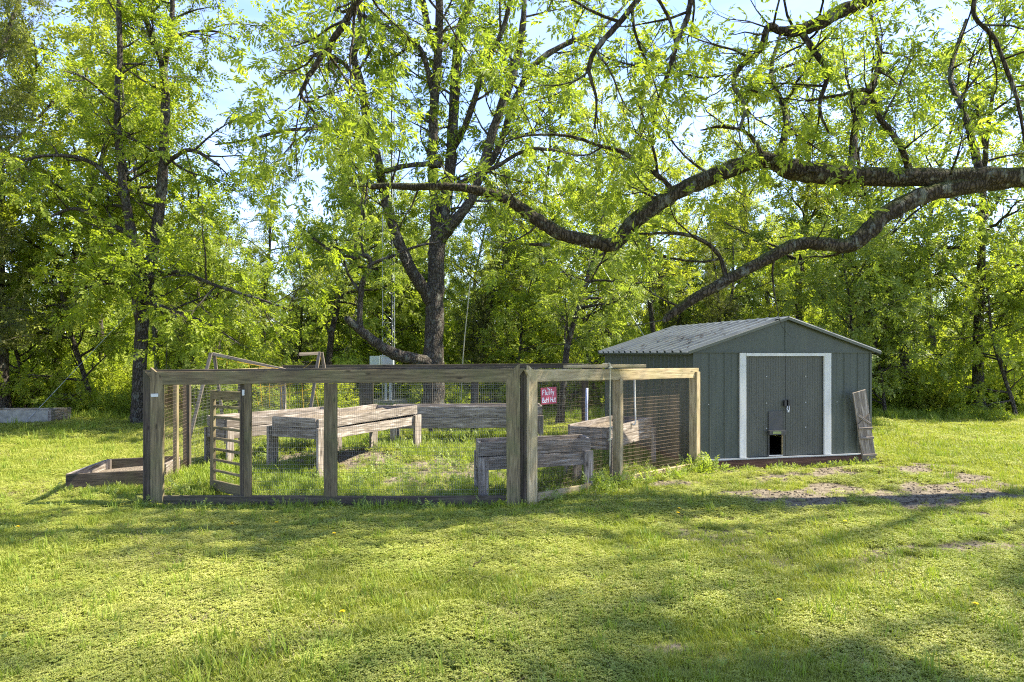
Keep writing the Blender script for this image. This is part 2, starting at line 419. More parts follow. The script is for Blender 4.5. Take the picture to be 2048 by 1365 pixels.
# ------------------------------------------------------------------ shed
SHX, SHY, SHT, SHW, SHD = 2.871, 10.804, .237, 3.304, 3.80
ZB, ZE, ZP = .104, 1.846, 2.367
SHM = Matrix.Translation((SHX, SHY, 0)) @ Matrix.Rotation(SHT, 4, 'Z')
shed = link('garden_shed', None, SHM); tag(shed, 'green-grey metal garden shed with white door trim and gable roof', 'shed')
def sh(name, data, M=None, parent=None): return link(name, data, SHM @ (M or Matrix.Identity(4)), parent or shed)
def T(x, y, z): return Matrix.Translation((x, y, z))
def prism(prof, l, mat):
    """open profile [(x,y)] extruded along +Z by l, two-sided sheet 1 mm"""
    n = len(prof)
    V = [(x, y, 0) for x, y in prof] + [(x, y, l) for x, y in prof] + [(x, y + .0012, 0) for x, y in prof] + [(x, y + .0012, l) for x, y in prof]
    Fq = [(k, k + 1, n + k + 1, n + k) for k in range(n - 1)] + [(2 * n + k + 1, 2 * n + k, 3 * n + k, 3 * n + k + 1) for k in range(n - 1)]
    Fq += [(n + k, n + k + 1, 3 * n + k + 1, 3 * n + k) for k in range(n - 1)] + [(k + 1, k, 2 * n + k, 2 * n + k + 1) for k in range(n - 1)]
    Fq += [(0, n, 3 * n, 2 * n), (n - 1, 3 * n - 1, 4 * n - 1, 2 * n - 1)]
    return mesh_np('sheet', V, [np.array(Fq)], (mat,))
def cuboid(x0, x1, y0, y1, z0, z1, mat, ch=.003):
    w, d, h = x1 - x0, y1 - y0, z1 - z0
    me = box_data(h, w, d, mat, ch=ch, nseg=1)                      # along +X -> stand it up
    R = Matrix(((0, 1, 0, (x0 + x1) / 2), (0, 0, 1, (y0 + y1) / 2), (1, 0, 0, z0), (0, 0, 0, 1)))
    me.transform(R); return me
def wall_strip(l, w, rib=.014):
    return prism([(0, 0), (.010, -rib), (.030, -rib), (.040, 0), (w * .5 - .008, 0), (w * .5, -.004), (w * .5 + .008, 0), (w + .002, 0)], l, M_SHED)
WH = ZE - ZB - .004
DX0, DX1 = .80, 2.50                                                # door recess between the jambs' outer edges
pw = DX0 / 3
me = wall_strip(WH, pw)
for k in range(3): sh('wall_panel', me, T(k * pw, 0, ZB))
pw2 = (SHW - DX1) / 3; me = wall_strip(WH, pw2)
for k in range(3): sh('wall_panel', me, T(DX1 + k * pw2, 0, ZB))
npan = 13; pw = SHD / npan; me = wall_strip(WH, pw)
for k in range(npan): sh('wall_panel', me, T(0, SHD - k * pw, ZB) @ Matrix.Rotation(-math.pi / 2, 4, 'Z'))
for k in range(npan): sh('wall_panel', me, T(SHW, k * pw, ZB) @ Matrix.Rotation(math.pi / 2, 4, 'Z'))
me = wall_strip(WH, SHW / 12)
for k in range(12): sh('wall_panel', me, T(SHW - k * SHW / 12, SHD, ZB) @ Matrix.Rotation(math.pi, 4, 'Z'))
for (x, y) in ((-.012, -.018), (SHW - .03, -.018)): sh('corner_trim', cuboid(x, x + .042, y, y + .03, ZB, ZE, M_SHED))
# floor and timber base
sh('floor', cuboid(.03, SHW - .03, .03, SHD - .03, ZB - .03, ZB - .001, M_DARKW))
o = board('base_timber', SHM @ Vector((.12, -.035, .03)), SHM @ Vector((SHW - .02, -.035, .02)), .15, .05, M_RED, shed, SHM.to_3x3() @ Vector((0, -1, 0)))
board('base_timber', SHM @ Vector((.02, SHD, .045)), SHM @ Vector((.02, .06, .045)), .12, .05, M_RED, shed, SHM.to_3x3() @ Vector((-1, 0, 0)))
board('base_timber', SHM @ Vector((SHW - .03, .06, .045)), SHM @ Vector((SHW - .03, SHD, .045)), .12, .05, M_RED, shed, SHM.to_3x3() @ Vector((1, 0, 0)))
sh('sill_strip', cuboid(.1, SHW - .05, -.062, -.012, ZB, ZB + .022, M_STEEL))
# gables (front in two sheets with a centre lap, back in two)
def tri_sheet(x0, x1, z0, zx0, zx1, y, mat):
    V = [(x0, y, z0), (x1, y, z0), (x1, y, zx1), (x0, y, zx0), (x0, y + .002, z0), (x1, y + .002, z0), (x1, y + .002, zx1), (x0, y + .002, zx0)]
    return mesh_np('gable', V, [np.array([(0, 1, 2, 3), (7, 6, 5, 4), (0, 4, 5, 1), (1, 5, 6, 2), (2, 6, 7, 3), (3, 7, 4, 0)])], (mat,))
for yy in (-.022, SHD + .004):
    sh('gable_panel', tri_sheet(-.02, SHW / 2 - .001, ZE - .012, ZE + .002, ZP - .01, yy, M_SHED))
    sh('gable_panel', tri_sheet(SHW / 2 + .001, SHW + .02, ZE - .012, ZP - .01, ZE + .002, yy, M_SHED))
sh('gable_lap', cuboid(SHW / 2 - .02, SHW / 2 + .02, -.032, -.024, ZE - .004, ZP - .02, M_SHED))
sh('gable_beam', cuboid(.0, SHW, -.034, -.0235, ZE - .03, ZE - .006, M_SHED))
# roof: ribbed sheets from ridge to eave
OH = .131; slope = math.atan2(ZP - ZE, SHW / 2); rl = (SHW / 2 + OH) / math.cos(slope)
nr = 14; rw = (SHD + .16) / nr
prof = [(0, 0), (.012, .048), (.075, .048), (.087, 0), (rw + .003, 0)]
me = prism(prof, rl, M_ROOF)
dz = OH * math.tan(slope)
for k in range(nr):
    y = -.08 + k * rw
    # local x -> along the ridge (+Y of the shed), local z -> down the slope, local y -> outward
    for s in (-1, 1):
        down = Vector((s * math.cos(slope), 0, -math.sin(slope))); up = Vector((s * math.sin(slope), 0, math.cos(slope)))
        if s == -1: xax = up.cross(down)
        else: xax = up.cross(down)
        M = Matrix.Identity(4)
        for r_ in range(3): M[r_][0] = xax[r_]; M[r_][1] = up[r_]; M[r_][2] = down[r_]
        yy = y if xax.y > 0 else y + rw
        sh('roof_panel', me, T(SHW / 2, yy, ZP + .004) @ M)
sh('ridge_cap', mesh_np('cap', [(SHW / 2 - .09, -.09, ZP + .008), (SHW / 2, -.09, ZP + .042), (SHW / 2 + .09, -.09, ZP + .008), (SHW / 2 - .09, SHD + .09, ZP + .008), (SHW / 2, SHD + .09, ZP + .042), (SHW / 2 + .09, SHD + .09, ZP + .008)],
   [np.array([(0, 1, 4, 3), (1, 2, 5, 4)])], (M_ROOF,)))
for s in (-1, 1):
    a = Vector((SHW / 2, -.09, ZP + .012)); e = Vector((SHW / 2 + s * (SHW / 2 + OH), -.09, ZE - dz + .012))
    board('barge_trim', SHM @ a, SHM @ e, .05, .012, M_SHED, shed, SHM.to_3x3() @ Vector((0, -1, 0)))
    xe = SHW / 2 + s * (SHW / 2 + OH - .008)
    board('eave_trim', SHM @ Vector((xe, -.08, ZE - dz + .0)), SHM @ Vector((xe, SHD + .08, ZE - dz + .0)), .035, .014, M_SHED, shed, SHM.to_3x3() @ Vector((s, 0, 0)))
# door trim
sh('door_jamb', cuboid(DX0, DX0 + .115, -.042, -.004, ZB + .024, ZE - .032, M_TRIM))
sh('door_jamb', cuboid(DX1 - .135, DX1, -.042, -.004, ZB + .024, ZE - .032, M_TRIM))
sh('door_track', cuboid(DX0 + .116, DX1 - .136, -.052, -.008, ZE - .085, ZE - .034, M_TRIM))
for jx in (DX0 + .012, DX0 + .1, DX1 - .123, DX1 - .012):
    for zz in (.45, .85, 1.25, 1.6): sh('screw', cuboid(jx - .004, jx + .004, -.046, -.0425, zz, zz + .008, M_STEEL, .001), None)
# two sliding doors with fine flutes; the left one has the hen hatch cut out
def fluted(x0, x1, z0, z1, y, mat, pitch=.045):
    n = max(2, int(round((x1 - x0) / pitch))); P = []
    for k in range(n):
        a = x0 + (x1 - x0) * k / n; w = (x1 - x0) / n
        P += [(a, y), (a + w * .82, y), (a + w * .87, y - .004), (a + w * .95, y - .004)]
    P.append((x1, y))
    me = prism(P, z1 - z0, mat); me.transform(T(0, 0, z0)); return me
dx0, dxm, dx1, dz0, dz1 = DX0 + .117, 1.664, DX1 - .137, ZB + .026, ZE - .086
hx0, hx1, hz0, hz1 = 1.345, 1.585, dz0 + .02, .505
d1 = sh('sliding_door', fluted(dx0, hx0, dz0, dz1, .004, M_DOOR)); tag(d1, 'left grey sliding door with a hen hatch cut into it')
sh('door_panel', fluted(hx0 + .0005, hx1, hz1, dz1, .004, M_DOOR), None, d1); sh('door_panel', fluted(hx1 + .0005, dxm - .004, dz0, dz1, .004, M_DOOR), None, d1)
sh('door_panel', fluted(hx0 + .0005, hx1, dz0, hz0, .004, M_DOOR), None, d1)
sh('hatch_plate', cuboid(hx0 - .008, hx1 + .012, -.020, -.004, .515, .865, M_HATCH), None, d1)
sh('hatch_frame', cuboid(hx0 - .018, hx0 + .002, -.024, -.003, hz0, .51, M_HATCH), None, d1)
sh('hatch_frame', cuboid(hx1 - .012, hx1 + .012, -.024, -.003, hz0, .51, M_FRONT), None, d1)
sh('hatch_ledge', cuboid(hx0 - .03, hx1 + .035, -.075, -.0255, .485, .555, M_HATCH), None, d1)
sh('hatch_reflection', cuboid(hx0 + .03, hx1 - .06, -.079, -.076, .50, .54, M_TALLG and metal('hatch_reflection_paint', (.20, .24, .10), .2, .6), .001), None, d1)  # greenish strip that paints a reflection onto the ledge
sh('hatch_sill', cuboid(hx0 - .012, hx1 + .012, -.03, .02, hz0 - .015, hz0 - .001, M_STEEL), None, d1)
d2 = sh('sliding_door', fluted(dxm + .004, dx1, dz0, dz1, .004, M_DOOR)); tag(d2, 'right grey sliding door')
for d, xs in ((d1, 1.30), (d2, 2.03)):
    for zz in (.58, .99, 1.42): sh('bolt', cuboid(xs, xs + .016, -.006, -.0005, zz, zz + .016, M_TRIM, .003), None, d)
sh('door_edge', cuboid(dxm - .003, dxm + .003, -.002, .02, dz0, dz1, M_BLACK, .001), None, d2)
hd = sh('handle', cuboid(dxm - .055, dxm - .012, -.05, -.008, .94, 1.04, M_BLACK), None, d1)
sh('handle', cuboid(dxm + .012, dxm + .055, -.05, -.008, .93, 1.05, M_BLACK), None, d2)
pts = [(dxm + .0, -.045, .945), (dxm - .012, -.05, .90), (dxm, -.055, .875), (dxm + .02, -.055, .865), (dxm + .03, -.05, .90), (dxm + .028, -.045, .95)]
sh('hasp_loop', tubes_mesh('loop', [(catmull(pts, 4), .007, 6)], M_STEEL), None, d1)
sh('padlock', cuboid(dxm - .01, dxm + .022, -.068, -.046, .845, .882, M_STEEL), None, d1)
# plain far-side screws in the wall panels
for xs in (.10, .25, 2.62, 2.95): sh('screw', cuboid(xs, xs + .012, -.022, -.016, .99, 1.002, M_TRIM, .002))
# debris: small catkins on the roof
def debris():
    V, Fq = [], []
    r = random.Random(4)
    for k in range(120):
        u, v = r.random() * .95, r.random()
        if r.random() < .5: u, v = min(.95, abs(r.gauss(.6, .14))), min(1, max(0, r.gauss(.35, .12)))
        x = SHW / 2 - u * (SHW / 2 + OH); y = -.05 + v * (SHD + .1); z = ZP + .056 - u * (ZP - ZE + dz)
        a = r.random() * 6.3; l = r.uniform(.02, .07); w = .008
        c, s = math.cos(a), math.sin(a); b0 = len(V)
        for (p, q, h) in ((-l, 0, 0), (0, -w, .006), (l, 0, 0), (0, w, .006)):
            V.append((x + p * c - q * s, y + p * s + q * c, z + h + (p * c - q * s) * math.tan(slope)))
        Fq.append((b0, b0 + 1, b0 + 2, b0 + 3))
    return mesh_np('debris', V, [np.array(Fq)], (M_TWIG,))
tag(sh('leaf_litter', debris()), 'dry catkins lying on the roof', kind='stuff')

# plank ramp leaning on the shed
rt = at(1718, 783, 11.32); rbm = gnd(1738, 922); rbm.y -= .0; rbm.z = .012
rdir = (rt - rbm).normalized(); side = SHM.to_3x3() @ Vector((1, 0, 0)); nrm = side.cross(rdir); nrm = nrm if nrm.y < 0 else -nrm
ramp = thing('plank_ramp', 'weathered plank hen ramp with cleats leaning on the shed corner', 'ramp', rbm)
ln = (rt - rbm).length
lowp = rbm + rdir * 0; 
board('plank', rbm + rdir * .01, rbm + rdir * (ln * .60), .255, .028, M_GREY, ramp, nrm, skew1=-.13)
board('plank', rbm + rdir * (ln * .615), rt, .255, .028, M_GREY, ramp, nrm, skew0=-.13, warp=.003)
for f_ in (.08, .33, .47):
    c = rbm + rdir * (ln * f_) + nrm * .028
    board('cleat', c - side * .135, c + side * .135, .036, .022, M_GREY, ramp, nrm)
board('split_piece', rbm + rdir * (ln * .66) - side * .10 + nrm * .022, rbm + rdir * (ln * .53) + side * .11 + nrm * .022, .035, .014, M_GREY, ramp, nrm)

# ------------------------------------------------------------------ wire pen
PA = Vector((-4.44, 8.2, 0)); PB = Vector((.09, 8.2, 0))           # front
PC = Vector((.19, 8.2, 0)); PD = Vector((2.86, 10.52, 0))          # right-hand panel
PE = Vector((-4.95, 10.4, 0)); PFk = Vector((-5.05, 15.0, 0)); PG = Vector((1.55, 15.1, 0)); PK = Vector((1.93, 14.6, 0))
pen = thing('wire_pen', 'low garden pen of timber frames and welded wire netting', 'pen', PA)
FN = Vector((0, -1, 0))
def vz(p, z): return Vector((p[0], p[1], z))
def fx(px, Y=8.2): return (px - 1024) / F * Y
# front panel: mitred frame
yf = 8.2
zt0, zt1 = 1.505, 1.545
rw_ = .158
sl = rw_
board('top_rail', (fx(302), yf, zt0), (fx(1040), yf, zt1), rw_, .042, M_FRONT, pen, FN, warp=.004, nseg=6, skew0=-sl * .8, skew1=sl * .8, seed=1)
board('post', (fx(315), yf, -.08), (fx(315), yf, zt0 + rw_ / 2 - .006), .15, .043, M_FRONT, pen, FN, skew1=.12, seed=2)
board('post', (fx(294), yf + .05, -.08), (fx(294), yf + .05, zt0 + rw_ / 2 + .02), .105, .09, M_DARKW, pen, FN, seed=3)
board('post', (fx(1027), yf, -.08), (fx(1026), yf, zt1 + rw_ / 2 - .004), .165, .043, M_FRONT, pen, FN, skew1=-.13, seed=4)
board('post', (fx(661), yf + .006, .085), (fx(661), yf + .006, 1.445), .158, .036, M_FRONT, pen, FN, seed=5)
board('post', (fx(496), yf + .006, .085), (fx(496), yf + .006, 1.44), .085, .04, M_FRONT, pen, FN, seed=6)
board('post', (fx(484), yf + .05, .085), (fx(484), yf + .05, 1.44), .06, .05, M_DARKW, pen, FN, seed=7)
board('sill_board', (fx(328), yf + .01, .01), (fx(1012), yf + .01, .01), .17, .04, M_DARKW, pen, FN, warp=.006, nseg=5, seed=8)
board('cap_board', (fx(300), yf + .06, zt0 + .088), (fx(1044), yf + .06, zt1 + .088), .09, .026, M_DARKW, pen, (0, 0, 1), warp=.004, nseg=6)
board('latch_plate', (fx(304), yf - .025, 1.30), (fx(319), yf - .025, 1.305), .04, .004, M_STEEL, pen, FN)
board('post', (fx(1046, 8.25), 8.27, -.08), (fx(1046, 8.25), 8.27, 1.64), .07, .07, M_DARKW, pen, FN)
# gate, swung inwards
gh = Vector((fx(481), 8.265, .07)); gd = Vector((-.68, .62, 0)).normalized(); gl = .86; gn = Vector((gd.y, -gd.x, 0)); gn = gn if gn.y < 0 else -gn
gate = board('gate', gh, gh + Vector((0, 0, 1.27)), .09, .036, M_FRONT, pen, gn); tag(gate, 'ladder-like slatted gate standing open')
e = gh + gd * (gl - .05)
board('stile', e + Vector((0, 0, -.02)), e + Vector((0, 0, 1.26)), .10, .036, M_FRONT, gate, gn)
board('gate_rail', gh + gd * .046 + Vector((0, 0, .06)), e - gd * .051 + Vector((0, 0, .045)), .13, .032, M_FRONT, gate, gn)
board('gate_rail', gh + gd * .046 + Vector((0, 0, 1.215)), e - gd * .051 + Vector((0, 0, 1.20)), .11, .032, M_FRONT, gate, gn)
for k in range(7):
    z = .245 + k * .137
    board('slat', gh + gd * .046 + Vector((0, 0, z)) - gn * .004, e - gd * .051 + Vector((0, 0, z - .012)) - gn * .004, .032, .026, M_FRONT, gate, gn)
board('hinge', (fx(488), yf - .022, 1.30), (fx(488), yf - .022, 1.37), .03, .004, M_STEEL, gate, FN)
# right-hand panel
rd = (PD - PC).normalized(); rn = Vector((rd.y, -rd.x, 0)); rlen = (PD - PC).length
zr = 1.535
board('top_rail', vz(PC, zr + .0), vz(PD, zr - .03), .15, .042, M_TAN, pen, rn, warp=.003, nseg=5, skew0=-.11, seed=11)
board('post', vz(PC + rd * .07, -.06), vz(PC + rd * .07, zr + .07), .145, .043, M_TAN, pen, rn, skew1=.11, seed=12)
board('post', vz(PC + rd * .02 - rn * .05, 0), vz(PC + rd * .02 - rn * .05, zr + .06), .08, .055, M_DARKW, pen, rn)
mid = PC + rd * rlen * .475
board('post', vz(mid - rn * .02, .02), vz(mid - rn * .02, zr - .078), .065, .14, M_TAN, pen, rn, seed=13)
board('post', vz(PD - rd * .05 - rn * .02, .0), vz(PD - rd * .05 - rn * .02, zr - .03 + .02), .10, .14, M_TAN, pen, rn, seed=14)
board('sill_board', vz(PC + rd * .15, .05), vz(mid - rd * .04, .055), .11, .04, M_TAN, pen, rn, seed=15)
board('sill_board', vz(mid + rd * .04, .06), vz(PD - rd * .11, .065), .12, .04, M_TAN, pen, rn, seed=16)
# left side and back: posts, rails
ld = (PE - Vector((fx(294), 8.3, 0))).normalized(); lnm = Vector((-1, 0, 0))
board('side_rail', (-4.40, 8.32, 1.56), vz(PE, 1.49), .09, .04, M_FRONT, pen, lnm)
board('side_rail', vz(PE, 1.49), vz(PFk, 1.47), .09, .04, M_FRONT, pen, lnm)
for (p, w, m) in ((Vector((-4.62, 9.0, 0)), .05, M_FRONT), (Vector((-4.80, 9.75, 0)), .06, M_FRONT), (PE, .10, M_DARKW), (Vector((-5.0, 12.6, 0)), .09, M_DARKW)):
    board('post', vz(p, 0), vz(p, 1.5), w, .06, m, pen, FN)
bz = 1.50
board('back_rail', vz(PFk, bz), vz(PG, bz + .035), .10, .04, M_DARKW, pen, FN, warp=.006, nseg=6)
board('back_rail', vz(PG, bz + .03), vz(PK, bz + .02), .10, .04, M_DARKW, pen, FN)
for px, w, m in ((566, .12, M_GREY), (733, .30, M_DARKW), (722, .08, M_FRONT), (862, .08, M_DARKW), (949, .17, M_DARKW), (1072, .10, M_DARKW), (1170, .15, M_DARKW)):
    x = fx(px, 15.06); board('post', (x, 15.07 + (.05 if m is M_FRONT else 0), 0), (x, 15.07 + (.05 if m is M_FRONT else 0), bz - .02), w, .08, m, pen, FN)
# welded wire
def netting(p0, p1, z0, z1, mat, dx=.0254, dzz=.0508, r=.0011, seed=0, sag=.006, nrm=FN):
    p0, p1 = Vector(p0), Vector(p1); d = p1 - p0; l = d.length; d.normalize()
    tb = []; rr = random.Random(seed)
    def off(u, z): return nrm * (sag * math.sin(u * 4.1 + seed) * math.sin(z * 3 + seed) + sag * .5 * math.sin(u * 11 + z * 7))
    n = int(l / dx)
    for k in range(n + 1):
        u = k * dx + rr.uniform(-.002, .002)
        zz = np.linspace(z0, z1, 5); tb.append(([tuple(p0 + d * u + Vector((0, 0, z)) + off(u, z)) for z in zz], r, 3))
    m = int((z1 - z0) / dzz); nu = max(3, int(l / .35))
    for k in range(m + 1):
        z = z0 + k * dzz + rr.uniform(-.003, .003)
        tb.append(([tuple(p0 + d * u + Vector((0, 0, z)) + off(u, z) + nrm * r) for u in np.linspace(0, l, nu)], r * 1.15, 3))
    return tubes_mesh('netting', tb, mat)
def net(*a, **k):
    return tag(link('wire_netting', netting(*a, **k), Matrix.Identity(4), pen), 'welded wire netting', kind='stuff')
net((fx(500), 8.245, 0), (fx(1018), 8.245, 0), .06, 1.46, M_WIRE, seed=1, r=.0011)
net(PC + rd * .1 - rn * .03, mid - rn * .095, .06, 1.48, M_WIRER, seed=2, nrm=rn, r=.0013)
net(mid - rn * .095, PD - rd * .09 - rn * .095, .06, 1.46, M_WIRER, seed=3, nrm=rn, r=.0013)
net(Vector((-4.42, 8.3, 0)), PE, .03, 1.5, M_WIRER, seed=4, nrm=lnm, dx=.05)
net(PE, PFk, .03, 1.47, M_WIRE, seed=5, nrm=lnm, dx=.05, r=.0013)
net(PFk + Vector((0, -.05, 0)), PG + Vector((0, -.05, 0)), .03, 1.5, M_WIRE, seed=6, dx=.05, dzz=.05, r=.0015)
net(PFk + Vector((0, .1, 0)), PG + Vector((0, .1, 0)), 1.12, 1.5, M_DARKW and M_WIRE, seed=7, dx=.04, dzz=.04, r=.0016)
# blue-grey pipe standing by the back post
pp = gnd(1173, 853); pp.y = 14.9; pp.x = fx(1173, 14.9)
tag(link('metal_pipe', tubes_mesh('pipe', [([(0, 0, 0), (0, 0, .7), (0.01, 0, 1.05), (.01, 0, 1.05)], [.03, .03, .03, 0], 10)], M_PIPE), Matrix.Translation(pp)), 'blue-grey pipe standing against the back post of the pen', 'pipe')

# loose board on the right-hand rail, with a rope over it
lb0, lb1 = at(1130, 733, 8.93), at(1288, 730, 9.32)
zl = 1.622
lb0.z = lb1.z = zl + .012; 
tag(board('loose_board', lb0, lb1, .12, .04, M_TAN, None, (0, 0, 1), seed=21), 'loose tan board lying on top of the right-hand pen rail', 'board')
lc = lb0.lerp(lb1, .52)
fr = Vector((.4, -.9, 0)).normalized()
rope_pts = [lc + fr * -.05 + Vector((-.03, 0, .03)), lc + Vector((0, 0, .032)), lc + fr * .072 + Vector((.0, 0, .03)), lc + fr * .08 + Vector((0, 0, -.08)), lc + fr * .075 + Vector((0, 0, -.5)), lc + fr * .07 + Vector((.005, 0, -.9)), lc + fr * .075 + Vector((-.003, 0, -1.33))]
rp = catmull([tuple(p) for p in rope_pts], 6)
ropeo = thing('hanging_rope', 'pale rope knotted over the loose board and hanging down the netting', 'rope', rope_pts[-1])
link('strand', tubes_mesh('rope', [(rp, .0085, 6)], M_ROPE), Matrix.Identity(4), ropeo)
def knot(c, r):
    t = np.linspace(0, 2 * np.pi * 1.5, 22)
    return [tuple(c + Vector((math.cos(a) * r, math.sin(a) * r * .6, (a / 9.4 - .5) * r * 1.4))) for a in t]
link('knot', tubes_mesh('knot', [(knot(lc + fr * .085 + Vector((0, 0, -.02)), .022), .009, 6), (knot(lc + fr * .07 + Vector((0, 0, -.98)), .018), .008, 6)], M_ROPE), Matrix.Identity(4), ropeo)
# a bent grey bar hanging in the corner of the pen
p0 = at(1269, 757, 10.3)
tag(link('hanging_bar', tubes_mesh('bar', [(catmull([tuple(p0), tuple(p0 + Vector((.005, 0, -.35))), tuple(p0 + Vector((.015, 0, -.64))), tuple(p0 + Vector((-.005, 0, -.70))), tuple(p0 + Vector((-.04, 0, -.69)))], 5), .012, 8)], M_TRIM), Matrix.Identity(4)),
    'thin grey bar with a bent end hanging inside the pen by the shed wall', 'bar')

# sign
st = .045 / 1.0
sc_ = PC + rd * .315 + rn * .034; sz = 1.285
sgn = thing('hut_sign', 'small red hand-painted sign hung on the wire netting', 'sign', vz(sc_, sz - .11))
SW, SHH = .262, .205
SM = Matrix.Translation(vz(sc_, sz)) @ frame(rd, rn) @ Matrix.Rotation(math.radians(1.5), 4, 'Z')
me = box_data(SW, SHH, .010, M_SIGN, ch=.002, nseg=1); me.transform(T(-SW / 2, 0, 0)); sb = link('sign_board', me, SM, sgn)
GL = {'F': [[(0, 0), (0.05, 1)], [(.05, 1), (.55, 1.02)], [(.02, .55), (.42, .58)]], 'l': [[(.1, 0), (.12, 1)]], 'u': [[(0, .6), (.02, .12), (.2, 0), (.4, .12), (.42, .6)], [(.42, .3), (.46, 0)]],
      'f': [[(.45, .9), (.32, 1.05), (.2, .9), (.18, 0)], [(.0, .52), (.42, .55)]], 'y': [[(0, .6), (.2, .15)], [(.45, .62), (.08, -.4)]], 'B': [[(0, 0), (.02, 1), (.35, .95), (.38, .65), (.05, .52)], [(.05, .52), (.45, .45), (.48, .1), (0, 0)]],
      't': [[(.2, 1.0), (.2, .08), (.38, .0)], [(0, .62), (.42, .64)]], 'H': [[(0, 0), (.03, 1)], [(.48, 0), (.5, 1)], [(.02, .5), (.5, .54)]], 'T': [[(0, 1), (.6, 1)], [(.3, 1), (.3, 0)]], 'h': [[(0, 0), (0, 1)], [(0, .5), (.2, .62), (.38, .5), (.4, 0)]],
      'e': [[(.02, .35), (.4, .38), (.3, .62), (.08, .58), (0, .25), (.15, 0), (.4, .08)]], ' ': []}
def lettering(word, x, y, h, adv, tw):
    V, Fq = [], []
    for ch_ in word:
        for stroke in GL[ch_]:
            P = catmull([(a * h, b_ * h, 0) for a, b_ in stroke], 4) if len(stroke) > 2 else np.array([(a * h, b_ * h, 0) for a, b_ in stroke])
            tg = np.gradient(P, axis=0); nn = np.stack([-tg[:, 1], tg[:, 0]], 1); nn /= np.linalg.norm(nn, axis=1)[:, None] + 1e-9
            b0 = len(V)
            for (p, q) in zip(P, nn):
                V.append((x + p[0] + q[0] * tw, y + p[1] + q[1] * tw, .0065)); V.append((x + p[0] - q[0] * tw, y + p[1] - q[1] * tw, .0065))
            for k in range(len(P) - 1): Fq.append((b0 + 2 * k, b0 + 2 * k + 1, b0 + 2 * k + 3, b0 + 2 * k + 2))
        x += {'l': .38, 'f': .62, ' ': .55, 't': .58, 'u': .66, 'F': .78, 'B': .72, 'H': .76, 'y': .6}.get(ch_, .6) * h * adv
    return mesh_np('lettering', V, [np.array(Fq)], (M_PAINTW,))
tag(link('lettering', lettering('The', -.032, .078, .02, 1.1, .0016), SM, sb), 'white hand-painted word The')
tag(link('lettering', lettering('Fluffy', -.108, .012, .062, .88, .0042), SM, sb), 'white hand-painted word Fluffy')
tag(link('lettering', lettering('Butt Hut', -.112, -.078, .056, .80, .0040), SM, sb), 'white hand-painted words Butt Hut')

# ------------------------------------------------------------------ raised planter boxes
def planter(label, corner, u, v, ln, wd, zb, zt, seed, legw=.12, mat=M_GREY, rough=0):
    """corner = front corner on the ground; u along the long side, v along the short side"""
    r = random.Random(seed); u = Vector((*u, 0)).normalized(); v = Vector((*v, 0)).normalized(); c = Vector((corner[0], corner[1], 0))
    t = thing('raised_planter', label, 'planter', c, 0, 'raised wooden planter boxes inside the pen')
    hpl = (zt - zb) / 2
    nu = u.cross(Vector((0, 0, 1)));  nu = nu if nu.dot(v) < 0 else -nu
    for k in range(2):
        z = zb + hpl * (k + .5); w = hpl - .006
        for (a, b_, nn) in ((c, c + u * ln, nu), (c + v * wd, c + v * wd + u * ln, -nu)):
            d0 = r.uniform(-.012, .012) * (1 + rough); d1 = r.uniform(-.012, .012) * (1 + rough)
            board('plank', a + Vector((0, 0, z + d0)), b_ + Vector((0, 0, z + d1)), w, .04, mat, t, nn, warp=.004, nseg=4, seed=seed * 10 + k)
        for a, nn in ((c, -u), (c + u * ln, u)):
            board('plank', a + v * .021 + nn * .0 + Vector((0, 0, z)), a + v * (wd - .021) + Vector((0, 0, z + r.uniform(-.006, .006))), w, .04, mat, t, nn, seed=seed * 10 + 5 + k)
    for (i, j) in ((0, 0), (0, 1), (1, 0), (1, 1)):
        p = c + u * ((ln - .07) * i + .035) + v * (wd * j) + (nu if j == 0 else -nu) * .044
        board('leg', vz(p, H(p) - .03), vz(p, zb + hpl * (1.0 + r.uniform(-.1, .15))), legw, .045, mat, t, nu, seed=seed * 10 + i * 2 + j)
    # soil, a slightly domed sheet
    n = 7; V = []
    for a in range(n):
        for b_ in range(n):
            p = c + u * (ln * (.02 + .96 * a / (n - 1))) + v * (wd * (.04 + .92 * b_ / (n - 1)))
            V.append((p.x, p.y, zt - .07 + .03 * math.sin(a * 1.7) * math.sin(b_ * 2.1) + r.uniform(-.01, .01)))
    Fq = [(a * n + b_, a * n + b_ + 1, (a + 1) * n + b_ + 1, (a + 1) * n + b_) for a in range(n - 1) for b_ in range(n - 1)]
    link('soil', mesh_np('soil', V, [np.array(Fq)], (M_SOIL,), True), Matrix.Identity(4), t)
    board('bottom_board', c + v * (wd / 2) + u * .03 + Vector((0, 0, zb + .015)), c + v * (wd / 2) + u * (ln - .03) + Vector((0, 0, zb + .015)), wd - .09, .03, M_DARKW, t, (0, 0, 1))
    return t
planter('largest pale planter, sunlit long side, splintered lower plank, nearest the middle post', (-2.84, 9.98), (.44, .9), (-.9, .44), 2.55, .88, .55, .86, 31, .20, rough=1.5)
planter('pale planter box seen behind the open slatted gate', (-4.50, 10.75), (.56, .83), (-.83, .56), 2.3, .50, .46, .80, 32)
planter('shaded grey planter with long side facing the lawn, at the back of the pen', (-2.35, 13.35), (2.6, .2), (-.2, 2.6), 2.95, .62, .33, .77, 33)
planter('low planter box right behind the front corner of the pen', (-.40, 8.50), (1, .34), (-.12, 1), 1.50, .52, .34, .69, 34)
planter('planter box at the right of the pen with rotten sunlit side near the shed', (1.36, 9.62), (.52, .85), (-.85, .52), 1.75, .62, .44, .76, 35, rough=1.2)
